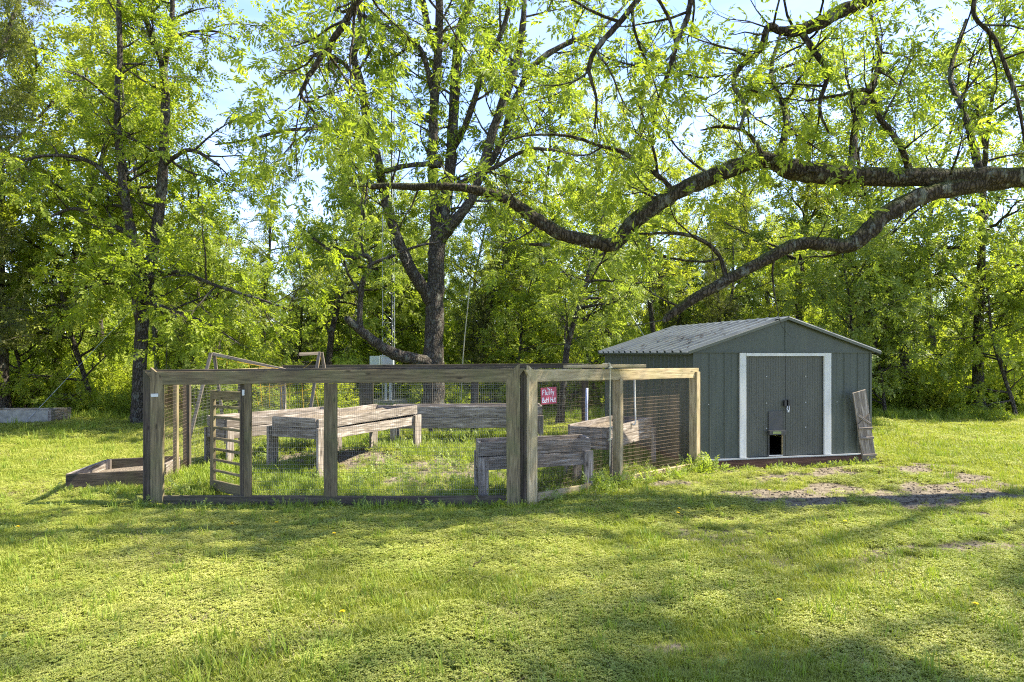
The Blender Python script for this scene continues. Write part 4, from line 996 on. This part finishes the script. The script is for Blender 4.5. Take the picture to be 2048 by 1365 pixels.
# ---- the two-stemmed tree at the left
LT = Vector((at(277, 800, 17.2).x, 17.2, 0))
ltree = thing('two_stemmed_tree', 'dark tree left of the pen whose trunk splits into upright stems', 'tree', LT)
LP = dict(CP); LP['dens'] = [2.0, 3.0, 4.3]; LP['len'] = [2.2, 1.05, .5]; LP['trop'] = [.02, -.01, -.01, 0]; LP['ldroop'] = -.2; LP['tip'] = 1; LP['leafd'] = 14
yl = 17.2
LL_ = [
 ([(276, 880, yl, 24), (276, 845, yl, 19), (278, 790, yl, 16), (280, 720, yl, 15), (283, 660, yl, 15), (288, 610, yl, 13), (298, 560, yl, 13), (308, 480, yl, 12.5), (318, 420, yl, 12), (325, 340, yl, 11), (330, 250, yl, 10.5), (331, 180, yl, 9.5), (322, 120, yl, 8), (300, 60, yl, 7), (278, 0, yl, 6), (250, -120, yl, 3)], .3),
 ([(281, 650, yl, 13), (272, 590, 17, 12), (268, 520, 16.9, 12), (258, 440, 16.8, 11), (245, 370, 16.7, 10), (236, 290, 16.6, 9), (232, 200, 16.5, 7), (238, 110, 16.5, 6.5), (236, 0, 16.4, 5.5), (240, -140, 16.4, 2)], .25),
 ([(264, 480, 16.9, 8), (256, 420, 17.1, 8), (250, 340, 17.2, 7.5), (240, 290, 17.3, 6), (262, 270, 17.4, 4)], .3),
 ([(330, 130, yl, 7), (340, 80, 17, 6.5), (345, 10, 16.9, 6), (345, -80, 16.8, 3)], .1),
 ([(335, 100, 17.1, 5), (360, 70, 17, 4), (420, 60, 16.8, 3), (470, 75, 16.7, 1.5)], .1),
 ([(326, 330, yl, 6), (380, 300, 16.6, 5), (440, 330, 16.2, 3)], .1),
 ([(300, 560, yl, 7), (360, 545, 16.5, 5), (440, 575, 15.9, 4), (520, 600, 15.5, 3), (590, 625, 15.2, 2)], .15),
 ([(285, 600, yl, 7), (340, 620, 16.4, 5), (420, 650, 15.8, 3), (480, 690, 15.4, 1.5)], .15),
 ([(262, 470, 16.9, 7), (200, 440, 16.6, 5), (150, 420, 16.3, 4), (90, 440, 16, 2.5)], .15),
 ([(250, 400, 16.8, 6), (190, 330, 16.5, 5), (110, 310, 16.2, 4), (20, 325, 16, 2.5)], .15),
 ([(275, 600, 17, 6), (220, 560, 16.4, 4), (160, 580, 16, 2.5)], .15),
]
lt = Tree(400)
for k, (LL, t0) in enumerate(LL_):
    t_ = Tree(410 + k); pts, rad = px_path(LL, 6, .012, k + 80); rad = [q * .82 for q in rad]
    t_.branch(pts, rad, 0, LP, t0=t0); t_.tubes[0] = (t_.tubes[0][0], t_.tubes[0][1], 12 if k == 0 else 8)
    link('trunk' if k == 0 else 'limb', t_.wood_mesh('limb', M_BARKD), Matrix.Identity(4), ltree)
    lt.sites += t_.sites; lt.dirs += t_.dirs
print('left sprays', len(lt.sites))
tag(link('crown', foliage('crown', lt.sites, lt.dirs, 'spray', .205, M_LLEFT, 7), Matrix.Identity(4), ltree), kind='stuff')

# ---- woodland tree kinds (built once at the origin, shared by copies)
def variant(seed, Ht, r0, lean, P, leafkind, lsize, lmat, bmat, start=.25):
    t_ = Tree(seed); g = t_.r
    pts = []; q = Vector((0, 0, -.15)); d = Vector((lean[0], lean[1], 1)).normalized(); n = 14
    for k in range(n + 1):
        pts.append(q.copy()); d = (d + Vector((g.gauss(0, .06), g.gauss(0, .06), .03))).normalized(); q = q + d * (Ht / n)
    rad = [r0 * (1.35 if k == 0 else (1 - .86 * k / n)) for k in range(n + 1)]
    t_.branch(pts, rad, 0, P, t0=start)
    wm = t_.wood_mesh('trunk', bmat, .006)
    return wm, foliage('crown', t_.sites, t_.dirs, leafkind, lsize, lmat, seed), len(t_.sites)
dome = lambda f: max(.3, 1.15 - abs(f - .45) * 1.3)
cone = lambda f: max(.12, 1.15 * (1 - f))
FP = dict(max=3, dens=[2.5, 3.1, 4.0], len=[2.8, 1.25, .55], rad=[.05, .02, .008], ang=[(45, 85), (30, 70), (25, 65)], step=[.5, .35, .25], wander=[.14, .22, .3, .3], trop=[.05, .02, 0, 0], start=[.3, .2, .15], leafd=13.0, shape=dome, shapelev=0, ldroop=-.15)
FT = {**FP, 'dens': [2.8, 3.0, 4.0], 'len': [2.1, 1.1, .5]}
FB = {**FP, 'dens': [5.2, 5.0, 5.6], 'len': [1.7, .85, .42], 'trop': [.0, -.01, 0, 0]}
FCD = {**FP, 'max': 2, 'dens': [13, 11.0], 'len': [1.7, .5], 'rad': [.025, .008], 'ang': [(60, 90), (25, 60)], 'start': [.1, .15], 'leafd': 13, 'shape': cone, 'trop': [.03, .02, 0], 'ldroop': 0}
VAR = {
 'broad': variant(501, 12.5, .17, (.03, 0), FP, 'spray', .27, M_LFOR, M_BARKD, .22),
 'broad2': variant(502, 13.5, .16, (-.06, .02), FP, 'spray', .26, M_LFOR, M_BARK, .30),
 'tall': variant(503, 15.0, .14, (.05, 0), FT, 'spray', .27, M_LFOR, M_BARKD, .30),
 'cool': variant(504, 11.0, .15, (-.04, 0), FP, 'spray', .27, M_LFORD, M_BARKD, .15),
 'young': variant(505, 6.5, .075, (.08, .0), FB, 'spray', .215, M_LBUSH, M_BARK, .12),
 'young2': variant(506, 5.2, .06, (-.1, .05), FB, 'spray', .20, M_LFORD, M_BARKD, .08),
 'cedar': variant(507, 9.0, .14, (.02, 0), FCD, 'needle', .20, M_LCEDAR, M_BARKD, .12),
 'pale': variant(508, 12.0, .085, (.07, 0), {**FT, 'dens': [2.0, 3.2, 4.5]}, 'spray', .30, M_LFOR, M_BARKP, .4),
}
print({k: v[2] for k, v in VAR.items()})
GR = 'trees at the edge of the woods'
def wtree(name, label, px, Y, kind, s=1.0, rz=0.0, sz=None, lean=0.0):
    x = (px - 1024) / F * Y
    M = Matrix.Translation((x, Y, H((x, Y)))) @ Matrix.Rotation(lean, 4, 'Y') @ Matrix.Rotation(rz, 4, 'Z') @ Matrix.Diagonal((s, s, sz or s, 1))
    o = link(name, None, M); tag(o, label, 'tree', GR)
    a = bpy.data.objects.new('trunk', VAR[kind][0]); COL.objects.link(a); a.parent = o
    b_ = bpy.data.objects.new('crown', VAR[kind][1]); COL.objects.link(b_); b_.parent = o; b_['kind'] = 'stuff'
    return o
WT = [
 ('woodland_tree', 'thick dark trunk at the left picture edge behind the pale box bed', 8, 19.5, 'broad', 1.15, 0.3),
 ('cedar_tree', 'dull olive cedar crown in the top left corner', -150, 16.5, 'cedar', 1.45, 1.0),
 ('woodland_tree', 'leafy dark-stemmed tree between the left edge and the two-stemmed tree', 112, 21.5, 'cool', 1.05, 2.0),
 ('young_tree', 'bright young tree filling in just left of the two-stemmed trunk', 190, 20.5, 'young', 1.1, 2.8),
 ('pale_tree', 'slender pale lichened trunk just right of the two-stemmed tree', 318, 19.8, 'pale', 1.0, .4),
 ('woodland_tree', 'tall tree behind the two-stemmed tree reaching the top of the picture', 210, 25, 'tall', 1.1, 4.0),
 ('young_tree', 'low bushy tree behind the left trellis frame', 440, 21.0, 'young2', 1.1, 1.7),
 ('woodland_tree', 'rounded yellow-green tree below the patch of open sky', 520, 28, 'broad2', .72, 5.0),
 ('woodland_tree', 'dark slim trunk between the right trellis frame and the mast', 648, 22.5, 'cool', .85, 3.1),
 ('cedar_tree', 'dark cedar in the shade left of the cabinet', 600, 24, 'cedar', .62, 2.2),
 ('cedar_tree', 'dark cedar right of the forked tree trunk behind the hanging rope', 965, 24, 'cedar', .78, .7),
 ('woodland_tree', 'tall tree far behind the mast', 760, 30, 'broad', .95, 1.1),
 ('woodland_tree', 'thin dark-stemmed tree behind the red sign', 1118, 17.2, 'cool', .66, 2.6),
 ('young_tree', 'leafy young tree behind the corner where the pen meets the shed', 1190, 20.5, 'young', 1.05, .9),
 ('woodland_tree', 'broad tree between the forked tree and the shed roof', 1080, 26, 'broad', .95, 2.3),
 ('woodland_tree', 'tree with slim trunk rising behind the shed ridge', 1590, 21.5, 'broad2', .85, 4.4),
 ('cedar_tree', 'dark cedar directly behind the left slope of the shed roof', 1440, 22.5, 'cedar', .68, 1.9),
 ('woodland_tree', 'tree behind the left eave of the shed', 1310, 24.5, 'tall', .8, 3.6),
 ('young_tree', 'drooping pale-leaved young tree against the right gable of the shed', 1690, 18.5, 'young2', 1.05, 3.9),
 ('young_tree', 'small dark-stemmed tree just right of the leaning ramp', 1772, 18.9, 'young2', .95, 5.1),
 ('cedar_tree', 'blackish cedar to the right of the shed', 1765, 22.5, 'cedar', .86, 4.5),
 ('woodland_tree', 'dark double trunk in the shade right of the shed', 1822, 20.8, 'cool', 1.0, 5.6),
 ('woodland_tree', 'leafy tree near the right edge with an upright dark trunk', 1962, 20.5, 'cool', 1.08, .2),
 ('pale_tree', 'thin pale bent trunk at the right edge of the lawn', 2034, 18.6, 'young', .8, 1.3),
 ('woodland_tree', 'tall tree at the right picture edge behind the limbs', 2090, 23, 'broad', 1.0, 2.9),
 ('woodland_tree', 'tall tree far behind the shed under the mossy limbs', 1700, 29, 'tall', .9, .8),
 ('woodland_tree', 'tall tree far behind, seen between the two lower limbs', 1480, 30, 'broad2', .95, 2.4),
 ('woodland_tree', 'tall tree behind the upper right limbs', 1880, 28, 'tall', 1.0, 1.5),
 ('woodland_tree', 'tall sunlit tree behind the hanging branches at top centre right', 1230, 31, 'broad2', 1.05, .6),
 ('woodland_tree', 'far tree filling the gap right of the forked trunk below the long limb', 945, 36, 'broad', .85, 3.0),
 ('woodland_tree', 'far tree seen in the loop under the dipping limb', 1370, 35, 'broad2', .9, 5.2),
 ('woodland_tree', 'tree deep in the woods between the pale trunk and the open sky', 380, 30, 'broad', .80, 5.9),
 ('woodland_tree', 'airy unseen tree added beyond the right picture edge to shade the lawn', 2048 + 1000, 4.7, 'pale', .8, 1.2),  # out-of-frame tree put in to cast shade on the lawn
 ('young_tree', 'bright bushy young tree between the pale trunk and the left trellis', 375, 20.6, 'young', 1.0, 4.6),
 ('young_tree', 'bright young tree behind the mast and cabinet', 735, 24.5, 'young', 1.15, 5.4),
 ('young_tree', 'bushy young tree right of the hanging rope', 1030, 21.5, 'young', .9, .2),
 ('young_tree', 'young tree at the woods edge near the left picture border', 60, 20.8, 'young', .95, 3.5),
]
for w_ in WT: wtree(*w_)

# ------------------------------------------------------------------ scattering (one object each, never counted singly)
def gn_scatter(name, label, cat, P, rot, scl, idx, sources, mats=None):
    """vertices-only mesh + instances of unlinked source objects"""
    me = mesh_np(name, P, [], (), False, {'rot': ('FLOAT_VECTOR', rot), 'scl': ('FLOAT', scl), 'idx': ('INT', idx)})
    o = link(name, me); tag(o, label, cat, kind='stuff')
    co = bpy.data.collections.new(name + '_kinds')
    for k, (dn, data) in enumerate(sources):
        so = bpy.data.objects.new('%s_%02d' % (name, k), data); co.objects.link(so)
    ng = bpy.data.node_groups.new(name + '_scatter', 'GeometryNodeTree')
    ng.interface.new_socket('Geometry', in_out='INPUT', socket_type='NodeSocketGeometry'); ng.interface.new_socket('Geometry', in_out='OUTPUT', socket_type='NodeSocketGeometry')
    N = ng.nodes.new; gi = N('NodeGroupInput'); go = N('NodeGroupOutput'); ip = N('GeometryNodeInstanceOnPoints'); ci = N('GeometryNodeCollectionInfo')
    ci.inputs['Collection'].default_value = co; ci.inputs['Separate Children'].default_value = True; ci.inputs['Reset Children'].default_value = True
    ip.inputs['Pick Instance'].default_value = True
    def na(nm, t):
        a = N('GeometryNodeInputNamedAttribute'); a.data_type = t; a.inputs['Name'].default_value = nm; return a.outputs['Attribute']
    lk = ng.links.new
    lk(gi.outputs[0], ip.inputs['Points']); lk(ci.outputs[0], ip.inputs['Instance']); lk(na('idx', 'INT'), ip.inputs['Instance Index'])
    er = N('FunctionNodeEulerToRotation'); lk(na('rot', 'FLOAT_VECTOR'), er.inputs[0]); lk(er.outputs[0], ip.inputs['Rotation'])
    lk(na('scl', 'FLOAT'), ip.inputs['Scale']); lk(ip.outputs[0], go.inputs[0])
    md = o.modifiers.new('scatter', 'NODES'); md.node_group = ng
    return o

def tuft(seed, n, rad, h, w, mat, lean=.5, clover=0, ch=.04):
    r = random.Random(seed); V, Fq, Ft, R = [], [], [], []
    for k in range(n):
        a = r.random() * 6.283; rr = rad * math.sqrt(r.random()); x, y = math.cos(a) * rr, math.sin(a) * rr
        hh = h * r.uniform(.5, 1.15); b_ = r.random() * 6.283; l = lean * hh * r.uniform(.3, 1.3); dx, dy = math.cos(b_) * l, math.sin(b_) * l
        px, py = -math.sin(b_ + r.uniform(-.6, .6)) * w / 2, math.cos(b_) * w / 2; b0 = len(V); v = r.random()
        V += [(x - px, y - py, -.01), (x + px, y + py, -.01), (x + px * .8 + dx * .4, y + py * .8 + dy * .4, hh * .6), (x - px * .8 + dx * .4, y - py * .8 + dy * .4, hh * .6), (x + dx, y + dy, hh)]
        Fq.append((b0, b0 + 1, b0 + 2, b0 + 3)); Ft.append((b0 + 3, b0 + 2, b0 + 4)); R += [v] * 5
    for k in range(clover):
        a = r.random() * 6.283; rr = rad * math.sqrt(r.random()); x, y = math.cos(a) * rr, math.sin(a) * rr; z = ch * r.uniform(.5, 1.2); v = r.random(); s = r.uniform(.006, .010)
        for j in range(3):
            b_ = a + j * 2.09 + r.random() * .4; dx, dy = math.cos(b_), math.sin(b_); b0 = len(V)
            V += [(x, y, z), (x + (dx - dy * .6) * s, y + (dy + dx * .6) * s, z + s * .5), (x + dx * s * 1.8, y + dy * s * 1.8, z + s * .2), (x + (dx + dy * .6) * s, y + (dy - dx * .6) * s, z + s * .4)]
            Fq.append((b0, b0 + 1, b0 + 2, b0 + 3)); R += [v] * 4
    return mesh_np('tuft', V, [np.array(Fq), np.array(Ft) if Ft else np.zeros((0, 3), int)], (mat,), False, {'rnd': ('FLOAT', R)})
SRC = [('g', tuft(i_, 16, .055, .050, .0042, M_GRASS, .7)) for i_ in range(3)] + [('c', tuft(20 + i_, 5, .055, .04, .004, M_CLOVER, .6, 16, .032)) for i_ in range(3)] + [('t', tuft(40 + i_, 16, .05, .11, .006, M_TALLG, .6)) for i_ in range(2)] + [('s', tuft(55, 14, .06, .035, .004, M_STRAW, 1.6))]
def in_shed(x, y, fm=0.0):
    dx, dy = x - SHX, y - SHY; a = dx * math.cos(SHT) + dy * math.sin(SHT); b_ = -dx * math.sin(SHT) + dy * math.cos(SHT)
    return (a > -.02) & (a < SHW + .02) & (b_ > -.06 - fm) & (b_ < SHD)
g = np.random.default_rng(21)
PX, PY = [], []
for y0, y1, dn in ((3.0, 5.5, 1150), (5.5, 8.2, 780), (8.2, 12.5, 380), (12.5, 18, 190), (18, 26, 90)):
    hw = .80 * y1 + 1.2; n = int(2 * hw * (y1 - y0) * dn); PX.append(g.uniform(-hw, hw, n)); PY.append(g.uniform(y0, y1, n))
gxx, gyy = np.concatenate(PX), np.concatenate(PY)
d = dirt_at(gxx, gyy)
inpen = (gyy > 8.3) & (gyy < 15) & (gxx > -4.9) & (gxx < .2 + (gyy - 8.2) * 1.15) & (gxx < 2.3)
lbx = gxx - (-5.81); lby = gyy - 8.9; inlow = (lbx * .95 + lby * .30 > .0) & (lbx * .95 + lby * .3 < .98) & (-lbx * .3 + lby * .95 > 0) & (-lbx * .3 + lby * .95 < 1.2)
keep = (g.random(len(gxx)) > d * .95) & ~in_shed(gxx, gyy) & ~(in_shed(gxx, gyy, .42) & (g.random(len(gxx)) < .93)) & ~inlow
# thin, uneven sward
keep &= g.random(len(gxx)) < .55 + .75 * vnoise(gxx, gyy, .35)
keep &= ~(inpen & (g.random(len(gxx)) > .30 + .9 * vnoise(gxx, gyy, .6)))
gxx, gyy, d, inpen = gxx[keep], gyy[keep], d[keep], inpen[keep]
n = len(gxx)
cl = vnoise(gxx, gyy, 1.3) + (vnoise(gxx, gyy, .4) - .5) * .5 + np.where(gyy < 7, .08, 0)
idx = np.where(g.random(n) < np.clip((cl - .32) * 3.2, .08, .9), g.integers(3, 6, n), g.integers(0, 3, n))
near_pen = (np.abs(gyy - 8.12) < .16) & (gxx > -4.8) & (gxx < .3)
tall = (g.random(n) < np.where(near_pen, .10, np.where(inpen, .36, .02))) | ((gyy > 18.2) & (g.random(n) < .6)) | (np.hypot(gxx + 5.0, gyy - 8.6) < .4) & (g.random(n) < .25)
idx = np.where(tall, g.integers(6, 8, n), idx); idx = np.where(g.random(n) < np.clip((vnoise(gxx + 9, gyy, .5) - .55) * .9, .03, .3), 8, idx)
far = 1 + np.clip((gyy - 7) / 12, 0, 1.3)
scl = g.uniform(.7, 1.25, n) * far * (.75 + .6 * vnoise(gxx, gyy, .8)) * np.where(d > .3, .75, 1)
rot = np.stack([g.normal(0, .12, n), g.normal(0, .12, n), g.uniform(0, 6.283, n)], 1)
print('grass tufts', n)
gn_scatter('lawn_grass', 'short grass and clover of the mown lawn', 'grass', np.stack([gxx, gyy, hgt(gxx, gyy)], 1), rot, scl, idx, SRC)

# weeds: leafy little plants along the pen and inside it
def clump(seed, n, rad, h, kind, size, mat, flatten=1.0):
    r = random.Random(seed); S, D = [], []
    for k in range(n):
        a = r.random() * 6.283; e_ = math.acos(r.uniform(0, 1)); q = r.uniform(.45, 1.0)
        v = Vector((math.cos(a) * math.sin(e_), math.sin(a) * math.sin(e_), math.cos(e_)))
        S.append((v.x * rad * q, v.y * rad * q, max(.02, v.z * h * q))); D.append(tuple((v + Vector((r.gauss(0, .4), r.gauss(0, .4), r.gauss(0, .3)))).normalized()))
    return foliage('clump', S, D, kind, size, mat, seed)
WSRC = [('w', clump(60 + k, 16, .10, .13, 'spray', .07, M_LWEED)) for k in range(3)] + [('w', clump(70 + k, 14, .09, .10, 'spray', .06, M_LBUSH)) for k in range(2)]
WP = []
for k in range(110):          # along the right-hand sill and the shed's near corner
    f_ = g.beta(1.3, 1.0); p = PC + rd * (rlen * (.02 + 1.06 * f_)) + rn * g.normal(.10, .11); WP.append((p.x, p.y, g.uniform(.7, 1.5) * (1.15 if abs(f_ - .33) < .09 or f_ > .85 else .7)))
for k in range(70): WP.append((g.uniform(-4.7, .2), 8.06 + g.normal(0, .07), g.uniform(.25, .65) if g.random() < .8 else .9))
for k in range(40): WP.append((g.uniform(-5.9, -4.6), 8.72 + g.normal(0, .12), g.uniform(.3, .8)))
for k in range(420):
    y = g.uniform(8.4, 14.5); x = g.uniform(-4.7, min(2.2, .1 + (y - 8.2) * 1.1)); WP.append((x, y, g.uniform(.5, 1.3)))
for k in range(70):
    p = SHM @ Vector((g.uniform(.1, SHW), -.12 - abs(g.normal(0, .08)), 0)); WP.append((p.x, p.y, g.uniform(.3, .7)))
for k in range(700): WP.append((g.uniform(-6, 7), g.uniform(3.4, 8), g.uniform(.2, .5)))
WP = np.array(WP)
WP = WP[~in_shed(WP[:, 0], WP[:, 1])]
n = len(WP)
widx = g.integers(0, 5, n)
gn_scatter('low_weeds', 'leafy weeds growing along the pen boards and inside the pen', 'weeds', np.stack([WP[:, 0], WP[:, 1], hgt(WP[:, 0], WP[:, 1])], 1), np.stack([g.normal(0, .1, n), g.normal(0, .1, n), g.uniform(0, 6.28, n)], 1), WP[:, 2], widx, WSRC)

# clods, pebbles and twigs on the bare earth and in the lawn
def clod(seed):
    r = random.Random(seed); V, Fq = [], []
    for (z, w) in ((-.3, .75), (.15, 1.0), (.6, .55)):
        for k in range(6): a = k * math.pi / 3 + r.uniform(-.2, .2); q = w * r.uniform(.7, 1.2); V.append((math.cos(a) * q, math.sin(a) * q, z * r.uniform(.7, 1.3)))
    for j in range(2):
        for k in range(6): Fq.append((j * 6 + k, j * 6 + (k + 1) % 6, j * 6 + 6 + (k + 1) % 6, j * 6 + 6 + k))
    Fq += [(12, 13, 14, 15), (12, 15, 16, 17)]
    return mesh_np('clod', V, [np.array(Fq)], (M_SOIL,))
def twig(seed):
    r = random.Random(seed); p = [(0, 0, 0)]
    for k in range(4): p.append((p[-1][0] + 3, p[-1][1] + r.uniform(-1.2, 1.2), r.uniform(-.1, .5)))
    return tubes_mesh('twig', [(p, [.22, .2, .18, .14, .06], 4)], M_TWIG)
cx_, cy_ = g.uniform(-4.8, 9, 60000), g.uniform(6.0, 14, 60000)
dd_ = dirt_at(cx_, cy_); k_ = (dd_ > .35) & (g.random(60000) < .55) & ~in_shed(cx_, cy_)
cx_, cy_ = cx_[k_], cy_[k_]; tx_, ty_ = g.uniform(-6, 7, 260), g.uniform(3.5, 9.5, 260)
nc, nt_ = len(cx_), 260
PXY = np.stack([np.concatenate([cx_, tx_]), np.concatenate([cy_, ty_])], 1); n = nc + nt_
scl_ = np.concatenate([.004 + .018 * g.random(nc) ** 3, g.uniform(.008, .022, nt_)])
gn_scatter('soil_crumbs', 'loose clods, pebbles and fallen twigs on bare earth and lawn', 'soil', np.stack([PXY[:, 0], PXY[:, 1], hgt(PXY[:, 0], PXY[:, 1]) + np.concatenate([np.zeros(nc), np.full(nt_, .025)])], 1),
           np.stack([g.normal(0, .15, n), g.normal(0, .15, n), g.uniform(0, 6.28, n)], 1), scl_, np.concatenate([g.integers(0, 4, nc), g.integers(4, 7, nt_)]), [('c', clod(k)) for k in range(4)] + [('t', twig(k)) for k in range(3)])

# undergrowth along the edge of the woods
USRC = [('u', clump(80 + k, 260, .75, 1.15, 'spray', .20, M_LBUSH if k % 2 else M_LFOR)) for k in range(4)] + [('u', clump(90 + k, 240, .8, 1.2, 'spray', .21, M_LBUSH)) for k in range(2)]
ux, uy = [], []
for k in range(1500):
    y = 19.6 + abs(g.normal(0, 9.0)); x = g.uniform(-.85 * y - 3, .85 * y + 3); ux.append(x); uy.append(y + .5 * math.sin(x * .7))
ux, uy = np.array(ux), np.array(uy); n = len(ux)
gap = (np.abs(ux - MB.x) < 1.3) & (uy < 23); ux, uy = ux[~gap], uy[~gap]; n = len(ux)
us = g.uniform(.5, 1.3, n) * np.where(uy < 20.5, .6, np.clip(1 + (uy - 22) * .12, 1, 3.0))
gn_scatter('undergrowth', 'tangled green undergrowth along the edge of the woods', 'undergrowth', np.stack([ux, uy, hgt(ux, uy) - .05], 1), np.stack([g.normal(0, .1, n), g.normal(0, .1, n), g.uniform(0, 6.28, n)], 1), us, g.integers(0, 6, n), USRC)

# far woods as one mass
def joined(kind):
    wm, cm, _ = VAR[kind]
    nv = len(wm.vertices); a = np.empty(nv * 3, np.float32); wm.vertices.foreach_get('co', a); b_ = np.empty(len(cm.vertices) * 3, np.float32); cm.vertices.foreach_get('co', b_)
    fa = np.empty(len(wm.loops), np.int32); wm.loops.foreach_get('vertex_index', fa); fb = np.empty(len(cm.loops), np.int32); cm.loops.foreach_get('vertex_index', fb)
    rr = np.empty(len(cm.vertices), np.float32); cm.attributes['rnd'].data.foreach_get('value', rr)
    return mesh_np('wood_' + kind, np.concatenate([a.reshape(-1, 3), b_.reshape(-1, 3)]), [fa.reshape(-1, 4), fb.reshape(-1, 4) + nv], (wm.materials[0], cm.materials[0]), False,
                   {'rnd': ('FLOAT', np.concatenate([np.zeros(nv, np.float32), rr]))}, np.concatenate([np.zeros(len(fa) // 4), np.ones(len(fb) // 4)]))
FS = [(k, joined(k)) for k in ('broad', 'broad2', 'tall', 'cool', 'cedar', 'young')]
fxx, fyy = [], []
for k in range(120):
    y = 38 + 45 * g.random() ** 1.2; x = g.uniform(-.9 * y - 4, .9 * y + 4); fxx.append(x); fyy.append(y)
for k in range(50):
    y = 25 + 12 * g.random(); x = g.uniform(-.9 * y - 6, .9 * y + 6); fxx.append(x); fyy.append(y)
for k in range(4): fxx.append(g.uniform(21, 28)); fyy.append(g.uniform(14, 24))
for k in range(12): fxx.append(g.uniform(-26, -17)); fyy.append(g.uniform(12, 24))
fxx, fyy = np.array(fxx), np.array(fyy); n = len(fxx)
fi = g.choice([0, 1, 2, 3, 4, 5], n, p=[.22, .2, .13, .18, .12, .15]); fi[120:170] = g.choice([5, 5, 3, 4], 50)
fs = g.uniform(.65, .95, n); fs[120:170] = g.uniform(.55, .8, 50)
gapx = np.abs(fxx / fyy - (500 - 1024) / F) < .07
fs = np.where(gapx & (fyy > 24), fs * .72, fs)
gn_scatter('far_woods', 'dense leafy woods behind the clearing', 'woods', np.stack([fxx, fyy, hgt(fxx, fyy)], 1), np.stack([np.zeros(n), np.zeros(n), g.uniform(0, 6.28, n)], 1), fs, fi, FS)

# ------------------------------------------------------------------ brush pile, dandelions
bp = gnd(68, 838); bp.y += 1.2; bp.x -= .8
brush = Tree(600)
for k in range(26):
    a = brush.r.random() * 6.28; e_ = brush.r.uniform(.1, .8)
    brush.sub(bp + Vector((brush.r.gauss(0, .25), brush.r.gauss(0, .2), .1)), Vector((math.cos(a) * math.cos(e_), math.sin(a) * .5, math.sin(e_))).normalized(), brush.r.uniform(.5, 1.2), .014, 1, dict(max=3, dens=[0, 5, 3], start=[.2, .2, .2], len=[0, .35, .2], rad=[.01, .007, .004], ang=[(20, 50)] * 3, step=[.1, .1, .08], wander=[.15, .2, .25, .2], trop=[0, 0, 0, 0], leafd=0, shape=lambda f: 1, shapelev=-1))
bo = tag(link('brush_pile', brush.wood_mesh('brush', M_TWIG), Matrix.Identity(4)), 'heap of dead reddish-brown branches behind the pale box bed', 'brush pile')

def flower():
    V, Fq = [], []
    for ring, (rr, z, nn) in enumerate(((.022, .062, 12), (.015, .067, 9))):
        for k in range(nn):
            a = k * 6.283 / nn + ring * .2; b0 = len(V); c, s = math.cos(a), math.sin(a); w = .005
            V += [(0, 0, z - .003), (c * rr * .6 - s * w, s * rr * .6 + c * w, z), (c * rr, s * rr, z + .002), (c * rr * .6 + s * w, s * rr * .6 - c * w, z)]; Fq.append((b0, b0 + 1, b0 + 2, b0 + 3))
    return mesh_np('petals', V, [np.array(Fq)], (M_YELLOW,))
fme = flower(); sme = tubes_mesh('stem', [([(0, 0, -.01), (.003, 0, .03), (0, 0, .06)], .0022, 5)], M_TALLG)
DAND = ((464, 1056, 'in front of the open slatted gate'), (553, 1054, 'on the lawn between the gate and the middle post'), (668, 1078, 'right below the middle post of the pen'), (36, 1067, 'at the far left of the lawn'), (685, 1242, 'alone in the foreground, left of centre'),
        (1358, 1025, 'below the right-hand panel, the nearer of two together'), (1690, 1054, 'in front of the shed, right of the doors'), (1558, 1213, 'in the foreground below the shed doors'), (1951, 1220, 'in the foreground at the far right'), (1539, 990, 'nearest the shed hatch'), (1356, 1034, 'below the right-hand panel, beside another one'))
for (px, py, wh) in DAND:
    p = gnd(px, py); p.z = H(p)
    o = thing('dandelion', 'yellow dandelion flower ' + wh, 'flower', p, random.random() * 6, 'dandelions dotted over the lawn')
    for nm, md_ in (('flower_head', fme), ('stem', sme)):
        q = bpy.data.objects.new(nm, md_); COL.objects.link(q); q.parent = o
tot = sum(len(o.data.polygons) for o in SC.objects if o.type == 'MESH')
print('tris', 2 * tot, 'faces', tot, 'objects', len(SC.objects))
